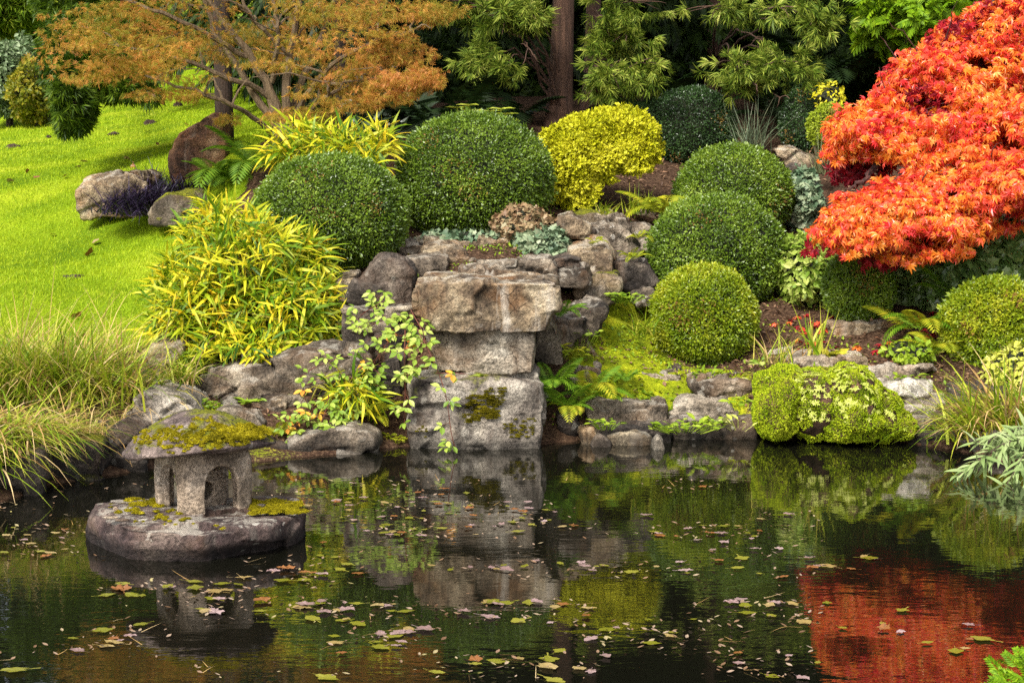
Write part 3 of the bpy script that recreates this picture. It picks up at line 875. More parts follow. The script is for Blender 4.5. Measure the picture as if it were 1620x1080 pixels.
 # far bank behind the lantern
 ('rounded grey boulder half hidden by the lantern roof', 'greymoss', 8.62, .5, [(198,655),(228,618),(262,620),(300,640),(320,668),(318,712),(230,726),(195,712)], dict(sink=.1)),
 ('lumpy grey rock rising behind the lantern roof', 'mauve', 8.8, .4, [(338,650),(352,640),(372,642),(404,652),(420,672),(405,706),(338,706)], dict(sink=.05)),
 ('mossy dark boulder in the water below the sedge', 'darkmoss', 8.1, .5, [(66,706),(100,697),(150,693),(166,701),(166,742),(140,759),(75,768),(58,764)], dict(sink=.15)),
 ('upright dark stone beside the mossy dark boulder', 'dark', 8.3, .45, [(160,694),(190,672),(222,684),(226,738),(186,755),(162,758)], dict(sink=.15)),
 ('flat topped stone with a white patch at the lawn corner', 'warm', 9.3, .35, [(222,562),(250,547),(285,545),(291,554),(270,577),(240,578)], {}),
 ('low tan step stone under the lawn corner', 'pale', 9.1, .35, [(207,587),(225,580),(256,582),(250,598),(210,600)], {}),
 ('dull step stone under the low tan step', 'mauve', 8.95, .35, [(212,606),(268,602),(282,616),(262,632),(214,630)], {}),
 ('low stone at the waterline under the brambles', 'mauve', 8.75, .35, [(468,694),(520,680),(560,677),(590,690),(592,706),(520,716),(455,722),(440,714)], dict(sink=.1)),
 ('short stone post under the small bamboo', 'mauvemoss', 9.02, .15, [(450,628),(470,624),(492,640),(490,690),(452,690)], {}),
 ('low brown bank stone beside the stone post', 'mauve', 8.98, .3, [(400,650),(440,640),(456,648),(458,690),(404,692)], {}),
 # on the lawn
 ('long split boulder lying on the lawn', 'warm', 12.6, .6, [(123,303),(140,290),(180,282),(212,280),(230,284),(236,302),(234,335),(190,339),(138,340),(130,328)], dict(rough=1.4)),
 ('tall pointed red brown standing stone under the orange maple', 'red', 12.9, .4, [(267,240),(283,212),(300,208),(322,183),(338,178),(350,192),(357,240),(355,270),(345,300),(312,304),(272,300),(268,270)], dict(rough=.7, sink=.1)),
 ('sloping moss capped boulder beside the dark grass', 'mauvemoss', 12.0, .5, [(234,345),(246,322),(264,306),(300,305),(325,320),(322,350),(280,350)], {}),
]:
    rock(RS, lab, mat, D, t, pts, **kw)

# ================================================================== STONE LANTERN ON ITS ROCK
def moss_geo(geo, centers, radii, height=0.6, mat=0, fuzz=220, N=None):
    """Cushions of moss: low lumpy domes bristling with short shoots."""
    for c, r in zip(centers, radii):
        n = 9
        u, v = np.meshgrid(np.linspace(0, 2 * np.pi, 2 * n, endpoint=False), np.linspace(0, np.pi / 2, n))
        u, v = u.ravel(), v.ravel()
        d = np.stack([np.cos(u) * np.cos(v), np.sin(u) * np.cos(v), np.sin(v)], 1)
        k = 1 + 0.28 * fbm(d * 2.2 + np.asarray(c) * 31, 2, 3)
        V = c + d * np.array([r, r, r * height]) * k[:, None] - np.array([0, 0, r * 0.12])
        q = []
        for i in range(n - 1):
            for j in range(2 * n):
                q.append([i * 2 * n + j, i * 2 * n + (j + 1) % (2 * n), (i + 1) * 2 * n + (j + 1) % (2 * n), (i + 1) * 2 * n + j])
        geo.add(V, [np.array(q)], mat)
        m = int(fuzz * max(0.3, (r / 0.02)) ** 1.6)
        dd = rand_dir(m); dd[:, 2] = np.abs(dd[:, 2])
        p = c + dd * np.array([r, r, r * height]) * (1 + 0.28 * fbm(dd * 2.2 + np.asarray(c) * 31, 2, 3))[:, None] - np.array([0, 0, r * 0.12])
        inst(geo, T_BOX, p, dd + 0.7 * rand_dir(m), rand_dir(m), rng.uniform(0.003, 0.006, m), mat)

LB = np.array([P(320, 805, 6.95)[0], 6.98, 0.125])       # the lantern's foot on top of its rock
M_LANT = rock_mat('lantern_granite', [lin(112, 96, 82), lin(162, 144, 124), lin(190, 172, 152), lin(208, 194, 176)], 0.25, 0.15, 0.0, 0.25, lin(140, 100, 64), 0.9)
M_CAP = rock_mat('lantern_roof_stone', [lin(70, 58, 56), lin(108, 94, 88), lin(134, 118, 110), lin(160, 146, 138)], 0.15, 0.5, 0.35, 0.0, lin(130, 100, 70), 0.92)
M_MOSS = leaf_mat('cushion_moss', [lin(74, 72, 10), lin(112, 104, 14), lin(152, 140, 22), lin(184, 172, 50)], 0.15, 0.9, 0.1, 14, 0.6)
M_BASE = rock_mat('lantern_base_rock', [lin(36, 28, 28), lin(70, 56, 54), lin(98, 82, 76), lin(146, 130, 116)], 0.3, 1.0, 0.0, 0.2, lin(150, 112, 76), crust=.45)

# the island rock
_bt = [(133,838,.42),(141,818,.30),(200,834,.05),(262,842,0),(330,846,-.02),(420,832,.1),(470,816,.28),(483,812,.42)]
def base_rock():
    zt = 0.122
    top = []
    for px, py, dd in _bt:
        q = P(px, py, 6.58 + dd); q[2] = min(q[2], zt + 0.004); top.append(q)
    bot = []
    for px, py, dd in [(135,880,.42),(150,884,.26),(205,893,.06),(262,897,.02),(345,893,.04),(400,880,.10),(462,868,.32),(480,850,.45)]:
        q = P(px, py, 6.63 + dd); bot.append(q)
    A = []
    for t_, b_ in zip(top, bot):
        b_ = b_.copy(); b_[0], b_[1] = t_[0] * .985 + LB[0] * .015, t_[1] + .035; b_[2] = min(b_[2], 0.012)
        A += [t_, b_ + np.array([0, 0, 0.0]), b_ + np.array([0, .04, -0.12])]
        m = t_ * .6 + b_ * .4; m[1] -= .022; A.append(m)
    for px, D in ((150, 7.03), (190, 7.10), (300, 7.16), (420, 7.14), (470, 7.06)):
        q = P(px, 800, D); q[2] = zt - 0.004; A.append(q); w_ = q.copy(); w_[2] = -0.12; A.append(w_)
    bm = bmesh.new()
    for a in A: bm.verts.new(a)
    bmesh.ops.convex_hull(bm, input=bm.verts)
    bmesh.ops.delete(bm, geom=[v for v in bm.verts if not v.link_faces], context='VERTS')
    bmesh.ops.triangulate(bm, faces=bm.faces[:])
    me = bpy.data.meshes.new('tmp'); bm.to_mesh(me); bm.free()
    geo = weather(me, 0.0075, 0.42, 77)
    V = geo.V[0]
    # an undercut cleft in the front face, above the water
    a = (V[:, 0] - P(400, 870, 6.75)[0]) / 0.12; zz = (V[:, 2] - 0.005) / 0.035
    V[:, 1] += 0.07 * np.exp(-a * a - zz * zz) * (V[:, 1] < 7.0)
    c = P(345, 850, 6.7)[0]
    V[:, 1] += 0.025 * np.exp(-((V[:, 0] - c) / 0.02) ** 2) * (V[:, 1] < 6.95) * (V[:, 2] < 0.11)
    geo.V[0] = V
    return geo
isl = base_rock()
bt = solo('island_rock', 'dark lichen spotted rock rising from the pond under the stone lantern', 'rock', isl, M_BASE, (LB[0], LB[1], -0.12), smooth=True)
mg = Geo()
_topz = 0.118
cs, rs = [], []
def _top(px, py):
    return W(px, py, _topz)
for (x0, x1, y0, y1, n, r0, r1) in [(205,262,789,806,26,.010,.022),(175,225,798,812,12,.008,.014),(245,305,806,826,16,.006,.012),(398,474,790,812,40,.010,.026),(440,482,794,812,14,.012,.024),(210,300,818,830,5,.004,.007),(305,360,826,838,5,.004,.006)]:
    for k in range(n):
        cs.append(_top(rng.uniform(x0, x1), rng.uniform(y0, y1))); rs.append(rng.uniform(r0, r1))
moss_geo(mg, cs, rs, 0.5, 0, 300)
_o = part('moss', mg, M_MOSS, bt, True, np.array([LB[0], LB[1], -0.12]))
for lab, px, py, sx, sy, sz, mt in [('flat pale stone chip on the lantern island rock, nearest its corner', 176, 818, .034, .02, .006, 'pale'),('round white pebble on the lantern island rock', 183, 805, .011, .01, .010, 'pale'),
                               ('dark slate chip in front of the lantern', 193, 822, .03, .016, .006, 'dark'),('small dark stone on moss beside the lantern', 412, 799, .02, .012, .008, 'dark')]:
    c = W(px, py, _topz + .006)
    bm = bmesh.new()
    for k in range(26):
        d = rand_dir(1)[0]; bm.verts.new(c + d * np.array([sx, sy, sz]))
    bmesh.ops.convex_hull(bm, input=bm.verts); bmesh.ops.delete(bm, geom=[v for v in bm.verts if not v.link_faces], context='VERTS')
    bmesh.ops.triangulate(bm, faces=bm.faces[:])
    me = bpy.data.meshes.new('tmp'); bm.to_mesh(me); bm.free()
    solo('stone_chip', lab, 'stone', weather(me, 0.004, 0.12, 5 + px), MR[mt], c, 'loose stones on the lantern rock', smooth=True)

# the lantern
TH = math.radians(36)
lan = thing('stone_lantern', 'small weathered stone lantern with a mossy roof on a rock in the pond', 'lantern', LB)
def rsq(a, r, n=7):
    """rounded square outline, half side a"""
    out = []
    for cx, cy, a0 in ((a - r, a - r, 0), (-a + r, a - r, 90), (-a + r, -a + r, 180), (a - r, -a + r, 270)):
        for k in range(n):
            t = math.radians(a0 + 90 * k / (n - 1)); out.append((cx + r * math.cos(t), cy + r * math.sin(t)))
    return out
def prism(rings):
    """closed mesh from equal-length rings of 3-D points"""
    V = np.array(rings).reshape(-1, 3); k = len(rings[0]); n = len(rings)
    f = []
    for i in range(n - 1):
        for j in range(k):
            f.append([i * k + j, i * k + (j + 1) % k, (i + 1) * k + (j + 1) % k, (i + 1) * k + j])
    me = bpy.data.meshes.new('tmp')
    me.from_pydata([tuple(v) for v in V], [], f + [list(range(k))[::-1], [(n - 1) * k + j for j in range(k)]])
    bm = bmesh.new(); bm.from_mesh(me); bmesh.ops.recalc_face_normals(bm, faces=bm.faces[:]); bm.to_mesh(me); bm.free()
    o = bpy.data.objects.new('tmp', me); COL.objects.link(o)
    return o
def carve(body, cutters):
    for c in cutters:
        m = body.modifiers.new('b', 'BOOLEAN'); m.operation = 'DIFFERENCE'; m.solver = 'EXACT'; m.object = c
    dg = bpy.context.evaluated_depsgraph_get()
    me = bpy.data.meshes.new_from_object(body.evaluated_get(dg), depsgraph=dg)
    for o in [body] + cutters: bpy.data.objects.remove(o)
    return me
BH, BA = 0.212, 0.141
rings = []
for z, a, r in ((-.012, BA * .985, .052), (.03, BA * .99, .052), (.11, BA, .05), (.165, BA, .055), (.195, BA * .96, .07), (BH, BA * .86, .07)):
    rings.append([(x, y, z) for x, y in rsq(a, r)])
body = prism(rings)
hol = prism([[(x, y, z) for x, y in rsq(a, .035)] for z, a in ((-.03, .095), (.12, .098), (.165, .085), (.178, .06))])
def arch(w, z0, h, along, n=14):
    """arched tunnel prism through the body"""
    pr = [(-w, z0), (w, z0)] + [(w * math.cos(t), z0 + h - w + w * math.sin(t)) for t in np.linspace(0, math.pi, n)]
    rg = []
    for d in (-.3, .3):
        rg.append([(p, d, z) if along == 'y' else (d, p, z) for p, z in pr])
    return prism(rg)
mesh = carve(body, [hol, arch(.064, -.03, .182, 'y'), arch(.068, -.03, .180, 'x')])
geo = weather(mesh, 0.0055, 0.16, 31)
R_ = np.array([[math.cos(TH), -math.sin(TH), 0], [math.sin(TH), math.cos(TH), 0], [0, 0, 1]])
def place(geo):
    geo.V = [v @ R_.T + LB for v in geo.V]; return geo
part('light_box', place(geo), M_LANT, lan, True)
# the inner candle niche: an upright stone with a round hole
inn = prism([[(x, y * .62 + .004, z) for x, y in rsq(a, .04)] for z, a in ((-.012, .078), (.08, .080), (.115, .066), (.128, .04))])
hole = prism([[(.030 * math.cos(t) - .012, d, .052 + .034 * math.sin(t)) for t in np.linspace(0, 2 * math.pi, 20, endpoint=False)] for d in (-.2, .06)])
part('candle_niche', place(weather(carve(inn, [hole]), 0.005, 0.10, 12)), M_LANT, lan, True)
# the roof: a shallow squarish cap with a blunt knob and a broken, uneven rim
rings = []
for z, a, e in ((.200, .10, .05), (.202, .220, .17), (.206, .250, .20), (.217, .255, .21), (.242, .232, .19), (.278, .182, .15), (.310, .122, .11), (.326, .084, .08), (.336, .052, .05), (.342, .026, .024)):
    k = []
    for i, (x, y) in enumerate(rsq(a, min(e, a * .92), 9)):
        t = math.atan2(y, x); w_ = 1 + 0.045 * math.sin(3 * t + 1.0) + 0.03 * math.sin(7 * t)
        zz = z - (0.012 * math.cos(2 * t + .6) + 0.014 * math.cos(t - 2.2)) * (a / .23) ** 2
        k.append((x * w_ - .012, y * w_ - .012, zz))
    rings.append(k)
cap = prism(rings)
geo = place(weather(carve(cap, []), 0.0065, 0.32, 44))
CV = geo.V[0]
roof = part('roof', geo, M_CAP, lan, True)
def on_mesh(CV, px, py, tol=0.010):
    """the mesh point nearest the sight line through a photo pixel, on the viewer's side"""
    o = np.array([0, 0, CAMZ]); d = unit(P(px, py, 7.0) - o)
    r = CV - o; t = r @ d; ok = np.linalg.norm(r - t[:, None] * d, axis=1) < tol
    if not ok.any(): return None
    return CV[np.where(ok)[0][np.argmin(t[ok])]]
def on_roof(px, py):
    """the roof point nearest the sight line of a photo pixel, on the viewer's side"""
    o = np.array([0, 0, CAMZ]); d = unit(P(px, py, 7.0) - o)
    r = CV - o; t = r @ d; dist = np.linalg.norm(r - t[:, None] * d, axis=1)
    ok = dist < 0.009
    if not ok.any(): return None
    i = np.where(ok)[0][np.argmin(t[ok])]
    return CV[i]
cs, rs = [], []
for (x0, y0, x1, y1, n, r0, r1) in [(330,668,420,694,70,.008,.017),(380,672,424,690,30,.010,.018),(258,676,325,704,26,.005,.012),(205,690,235,700,10,.005,.010),(215,674,290,688,26,.005,.010),(335,684,400,706,22,.006,.013),(250,704,300,714,5,.005,.008),(322,704,360,712,4,.004,.007),(295,655,345,668,10,.004,.007),(240,670,400,700,90,.004,.011),(210,684,300,708,30,.004,.009)]:
    for k in range(n):
        q = on_roof(rng.uniform(x0, x1), rng.uniform(y0, y1))
        if q is not None:
            cs.append(q); rs.append(rng.uniform(r0, r1))
mg = Geo(); moss_geo(mg, cs, rs, 0.7, 0, 300)
mo = part('moss', mg, M_MOSS, roof, True, np.array(LB))

# moss on the face of the big waterfall boulder
boulder = next(o for o in bpy.data.objects if o.get('label', '').startswith('large mossy boulder'))
_bv = np.empty(len(boulder.data.vertices) * 3); boulder.data.vertices.foreach_get('co', _bv); _bv = _bv.reshape(-1, 3) + np.array(boulder.location)
cs, rs = [], []
for (x0, x1, y0, y1, n, r0, r1) in [(738,792,628,664,130,.008,.020),(770,800,614,640,50,.006,.014),(735,760,650,668,14,.006,.012),(810,846,662,694,34,.006,.016),(795,815,672,682,8,.005,.010),(655,675,668,692,10,.004,.010)]:
    for k in range(n):
        q = on_mesh(_bv, rng.uniform(x0, x1), rng.uniform(y0, y1), .012)
        if q is not None: cs.append(q); rs.append(rng.uniform(r0, r1) * .7)
mg = Geo(); moss_geo(mg, cs, rs, 0.45, 0, 420)
part('moss', mg, leaf_mat('dull_moss', [lin(70, 66, 10), lin(104, 96, 14), lin(140, 128, 30)], 0.15, 0.9, 0.1, 14, 0.6), boulder, True, np.array(boulder.location))

# ================================================================== SHRUBS, BAMBOO, FERNS, GRASSES
def ellip(n, upper=-0.5):
    """points on a unit sphere above height `upper`"""
    z = rng.uniform(upper, 1, n); a = rng.uniform(0, 2 * np.pi, n)
    r = np.sqrt(1 - z * z)
    return np.stack([r * np.cos(a), r * np.sin(a), z], 1)
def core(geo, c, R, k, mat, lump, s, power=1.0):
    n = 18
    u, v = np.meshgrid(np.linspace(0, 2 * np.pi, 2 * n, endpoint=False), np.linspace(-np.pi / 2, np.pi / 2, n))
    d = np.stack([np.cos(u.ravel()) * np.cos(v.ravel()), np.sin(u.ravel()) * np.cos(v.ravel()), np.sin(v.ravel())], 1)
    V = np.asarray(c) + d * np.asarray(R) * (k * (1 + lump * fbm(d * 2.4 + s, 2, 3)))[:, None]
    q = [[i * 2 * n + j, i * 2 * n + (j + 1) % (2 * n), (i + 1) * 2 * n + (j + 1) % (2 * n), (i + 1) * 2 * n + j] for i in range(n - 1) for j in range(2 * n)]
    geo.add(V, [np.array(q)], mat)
def leafy(geo, c, R, n, tpl, size, lump=0.05, s=0.0, out=0.6, droop=0.0, rnd=0.8, depth=0.12, upper=-0.75, mat=0, face=0.6, fine=0.02, front=True, gaps=None):
    """Leaves over a lumpy ellipsoid, some deep inside it."""
    R = np.asarray(R, float)
    d = ellip(n, upper)
    if front:                                   # the hidden far side needs fewer leaves
        keep = (d[:, 1] < 0.35) | (d[:, 2] > 0.5) | (rng.random(n) < 0.45)
        d = d[keep]; n = len(d)
    k = 1 + lump * fbm(d * 2.4 + s, 2, 3) + fine * vnoise(d * 14 + s, 8)
    k = k - depth * rng.random(n) ** 2.2
    p = np.asarray(c) + d * R * k[:, None]
    if gaps is not None:                        # foliage stands in layers with open air between them
        q = p * np.array([gaps[0], gaps[0], gaps[1]])
        ok = vnoise(q, 77) + .5 * vnoise(q * 2.3, 78) > gaps[2]
        p, d, n = p[ok], d[ok], int(ok.sum())
        if n == 0: return
    nrm = unit(d / R)
    X = unit(nrm * out + rand_dir(n) * rnd + np.array([0, 0, -droop]))
    Z = unit(nrm * face + rand_dir(n) * 0.7 + np.array([0, 0, 0.3]))
    sc = size * rng.uniform(0.65, 1.3, n)
    inst(geo, tpl, p, X, Z, sc, mat)
def stems(geo, base, tops, r0, r1, mat, bow=0.05, n=7):
    for t in tops:
        b = np.asarray(base) + rng.normal(size=3) * np.array([.02, .02, 0])
        m = (b + t) / 2 + rng.normal(size=3) * bow
        tube(geo, spline([b, m, t], n), np.linspace(r0, r1, n), 5, mat)

M_BARK = bark_mat('shrub_bark', lin(48, 38, 30), lin(104, 88, 70))
M_IN = bark_mat('shrub_core_painted_shade', lin(20, 22, 10), lin(40, 44, 18), 20)  # solid core inside the foliage, its inner shade put into the dark colour
def lf(name, *cols, **kw): return leaf_mat(name, [lin(*c) for c in cols], **kw)
M_BOX = lf('box_leaf', (48, 68, 14), (78, 104, 22), (112, 138, 34), (152, 170, 66), nscale=5, nmix=.62, spec=.6, rough=.38, trans=.2)
M_BOXY = lf('box_leaf_yellowing', (70, 92, 12), (110, 134, 18), (150, 162, 30), (196, 190, 50), nscale=5, nmix=.62, spec=.5, rough=.4, trans=.25)
M_BOXD = lf('box_leaf_dark', (26, 44, 20), (40, 64, 28), (58, 86, 38), (86, 112, 58), nscale=5, nmix=.62, spec=.6, rough=.38, trans=.15)
M_DRYBOX = lf('box_leaf_dry', (110, 84, 40), (150, 116, 60), (120, 110, 40), trans=.2)
M_BOXL = lf('box_leaf_light', (100, 124, 20), (146, 164, 34), (184, 194, 60), trans=.3)
M_YEL = lf('golden_conifer', (92, 110, 12), (160, 164, 18), (208, 202, 36), (230, 224, 92), trans=.1, spec=.2, nscale=6)
M_BAM = lf('dwarf_bamboo_leaf', (50, 88, 12), (84, 122, 14), (130, 154, 20), (186, 190, 30), (224, 206, 44), (230, 176, 30), trans=.35, spec=.4, nmix=.25)
M_CANE = lf('bamboo_cane', (120, 120, 40), (150, 140, 60), trans=0)
M_FERN = lf('fern_green', (60, 96, 18), (96, 132, 28), (136, 162, 44), trans=.35, spec=.2)
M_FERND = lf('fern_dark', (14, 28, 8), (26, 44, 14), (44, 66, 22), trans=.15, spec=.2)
M_FERNY = lf('fern_yellowing', (96, 120, 22), (150, 158, 34), (196, 180, 50), trans=.35, spec=.2)
M_GR = lf('sedge_blade', (70, 104, 14), (120, 150, 24), (176, 184, 50), (206, 186, 96), trans=.3, nmix=.2)
M_STRAW = lf('dry_blade', (150, 112, 60), (196, 160, 100), (222, 196, 146), trans=.25, nmix=.1)
M_BLACKGR = lf('black_grass_blade', (22, 16, 30), (40, 30, 52), (66, 52, 80), trans=.05, spec=.6, rough=.3)
M_IVY = lf('ivy_leaf', (54, 80, 32), (84, 112, 50), (120, 144, 76), (176, 186, 134), spec=.6, rough=.32, trans=.12)
M_IVYB = lf('ivy_leaf_bluish', (56, 80, 56), (90, 114, 84), (140, 154, 120), (190, 194, 160), trans=.15)
M_HOSTA = lf('pale_ground_leaf', (70, 104, 26), (120, 150, 44), (166, 180, 84), (200, 200, 120), trans=.3)
M_BRAM = lf('bramble_leaf', (74, 106, 26), (120, 148, 46), (158, 176, 70), (190, 196, 110), trans=.3, nmix=.3)
M_BRAMY = lf('bramble_leaf_autumn', (206, 150, 40), (226, 176, 60), (214, 110, 50), trans=.3)
M_STEM = lf('red_bramble_stem', (74, 38, 28), (104, 58, 44), trans=0)
M_HERB = lf('bank_herb', (74, 110, 18), (124, 152, 30), (174, 188, 60), trans=.3)
M_WIL = lf('grey_willow_leaf', (96, 124, 64), (140, 160, 96), (178, 188, 136), trans=.25)
M_SAX = lf('pale_saxifrage', (130, 150, 40), (182, 190, 80), (214, 212, 130), trans=.25)
M_MOSSG = lf('bright_moss', (86, 112, 14), (132, 156, 24), (178, 190, 40), (206, 208, 70), trans=.25, rough=.9, spec=.1, nscale=9, nmix=.6)
M_RHOD = lf('rhododendron_leaf', (28, 44, 24), (48, 66, 38), (78, 96, 66), spec=.6, rough=.3, trans=.1)
M_RHODY = lf('rhododendron_fresh_leaf', (120, 140, 30), (170, 180, 60), (206, 206, 100), trans=.3)

GB = 'clipped box balls of the rockery'
def box_ball(label, px, hw, ptop, pbot, D, mat, n, size=0.0165, lump=0.05, gname=GB, dep=0.95):
    R = np.array([M(hw, D), M(hw, D) * dep, 0]); 
    top = P(px, ptop, D); bot = P(px, pbot, D - R[1] * .5)
    R[2] = (top[2] - bot[2]) / 1.85
    c = np.array([top[0], D, top[2] - R[2]])
    base = np.array([c[0], c[1], min(bot[2], float(terr([c[0]], [c[1]])[0]) )])
    t = thing('box_ball', label, 'clipped shrub', base, gname)
    s = rng.uniform(0, 50)
    geo = Geo()
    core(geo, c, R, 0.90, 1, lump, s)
    leafy(geo, c, R, n, T_BOX, size, lump, s, 0.55, 0, 0.9, 0.10, -0.95, 0, 0.55, 0.022)
    m = n // 22                                    # longer shoots that stand out of the clipped face
    leafy(geo, c, R * 1.02, m, T_BOX, size * 1.2, lump, s, 1.0, 0, 0.6, 0.02, -0.6, 0, 0.2, 0.05)
    for _ in range(3):                             # a few dry, browned spots
        d0 = unit(np.array([rng.normal() * .7, -1, rng.normal() * .6])); m2 = 60
        dd = unit(d0 + rng.normal(size=(m2, 3)) * .13)
        inst(geo, T_BOX, c + dd * R * (1.0 + lump * fbm(dd * 2.4 + s, 2, 3))[:, None], unit(dd + .8 * rand_dir(m2)), rand_dir(m2), size * rng.uniform(.7, 1.2, m2), 2)
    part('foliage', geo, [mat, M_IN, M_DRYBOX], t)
    g2 = Geo()
    stems(g2, base, [c + np.array([math.cos(a) * R[0] * .45, math.sin(a) * R[1] * .45, 0.1 * R[2]]) for a in np.arange(5) * 1.3], .014, .006, 0)
    part('stems', g2, M_BARK, t)
box_ball('round clipped box ball closest to the low kerb stones', 1115, 83, 421, 574, 9.95, M_BOXY, 30000)
box_ball('wide clipped box ball directly behind the one at the kerb stones', 1137, 109, 308, 486, 10.75, M_BOX, 36000)
box_ball('clipped box ball highest in the row of three on the bank', 1160, 94, 230, 380, 11.7, M_BOX, 30000)
box_ball('dark clipped box dome behind the golden shrub', 1093, 73, 138, 258, 13.9, M_BOXD, 20000)
box_ball('largest dark green box ball above the layered ledge', 749, 123, 179, 380, 10.95, M_BOX, 46000, lump=.04)
box_ball('clipped box ball with bamboo leaves lying over it', 522, 122, 244, 430, 10.3, M_BOX, 42000, lump=.04)
box_ball('dark box ball in the shade of the red maple', 1360, 57, 398, 506, 10.2, M_BOX, 16000)
box_ball('loose yellow green box bush beside the reeds', 1570, 76, 438, 588, 9.65, M_BOXY, 24000, size=.02, lump=.09)
box_ball('dark box bush at the top of the bank under the conifer', 1285, 50, 132, 244, 13.6, M_BOXD, 12000)
box_ball('small light green box bush beside the red maple', 1315, 36, 166, 232, 13.0, M_BOXL, 7000, lump=.08)

# golden conifer shrub: two billowing masses
b0 = G(915, 11.4)
t = thing('golden_shrub', 'bright golden yellow conifer bush with two billowing lobes', 'shrub', b0)
geo = Geo()
for (px, py, rx, rz, D, n) in [(908, 276, 46, 52, 11.4, 9000), (902, 236, 46, 42, 11.5, 8000), (985, 222, 52, 46, 11.6, 9000), (1004, 244, 32, 30, 11.5, 4600), (945, 214, 52, 34, 11.6, 6000), (935, 250, 40, 40, 11.45, 6000)]:
    c = P(px, py, D); R = np.array([M(rx, D), M(rx, D), M(rz, D)])
    s = rng.uniform(0, 60)
    core(geo, c, R, 0.74, 1, 0.28, s)
    leafy(geo, c, R, int(n * 1.3), T_THUJA, 0.026, 0.3, s, 0.75, 0, 0.7, 0.32, -0.9, 0, 0.2, 0.14)
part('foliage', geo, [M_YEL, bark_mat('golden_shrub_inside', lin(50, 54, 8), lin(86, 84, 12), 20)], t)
g2 = Geo(); stems(g2, b0, [P(905, 290, 11.4), P(930, 270, 11.5), P(975, 240, 11.6)], .02, .01, 0); part('stems', g2, M_BARK, t)

# dwarf bamboo
def bamboo(label, lobes, base_list, n, size, D0, ncane=60, up=0.35):
    b = base_list[0]
    t = thing('dwarf_bamboo', label, 'bamboo', b, 'yellow green dwarf bamboos')
    geo = Geo(); gc = Geo()
    tot = sum(l[3] * l[4] for l in lobes)
    for (px, py, D, rx, rz) in lobes:
        c = P(px, py, D); R = np.array([M(rx, D), min(M(rx, D), .42), M(rz, D)])
        m = int(n * rx * rz / tot)
        d = ellip(m, -0.7)
        k = 1 + 0.14 * fbm(d * 2.6 + px, 2, 4) - 0.5 * rng.random(m) ** 1.8
        p = c + d * R * k[:, None]
        az = unit(d * np.array([1, 1, .25]))
        for f in range(3):                          # leaves stand in small fans at the shoot ends
            X = unit(az * 0.55 + rand_dir(m) * 0.75 + np.array([0, -.1, up - 0.15 * f]))
            inst(geo, T_LANCE, p + rng.normal(size=(m, 3)) * .008, X, unit(rand_dir(m) * .6 + np.array([0, -.35, 0.8])), size * rng.uniform(0.55, 1.15, m), 0)
        for k2 in range(ncane * rx * rz // tot + 3):
            j = rng.integers(m)
            bb = base_list[rng.integers(len(base_list))] + rng.normal(size=3) * np.array([.12, .08, 0])
            tube(gc, spline([bb, (bb + p[j]) / 2 + np.array([0, 0, .08]), p[j]], 7), np.linspace(.004, .002, 7), 4, 0)
    part('foliage', geo, M_BAM, t)
    part('canes', gc, M_CANE, t)
bamboo('large yellow green bamboo clump above the long lichen spotted slab', [(390,440,9.75,100,95),(330,500,9.65,80,62),(450,500,9.6,86,70),(350,390,9.95,62,70),(480,430,9.8,48,55),(285,470,9.8,40,60),(400,545,9.5,110,26),(300,520,9.6,60,44)], [G(380, 9.7), G(440, 9.65), G(310, 9.75), G(480, 9.7)], 3000, 0.135, 9.7, 160)
bamboo('bamboo clump arching over the top of the box ball', [(520,236,10.75,70,32),(470,240,10.8,44,40),(570,258,10.6,44,34),(600,226,10.7,20,26)], [G(520, 10.9), G(470, 10.9)], 330, 0.15, 10.8, 40)
bamboo('small bamboo tuft hanging over the stones by the brambles', [(556,615,9.0,34,30),(570,630,8.95,28,22)], [P(560, 640, 9.05)], 75, 0.13, 9.0, 12, 0.1)

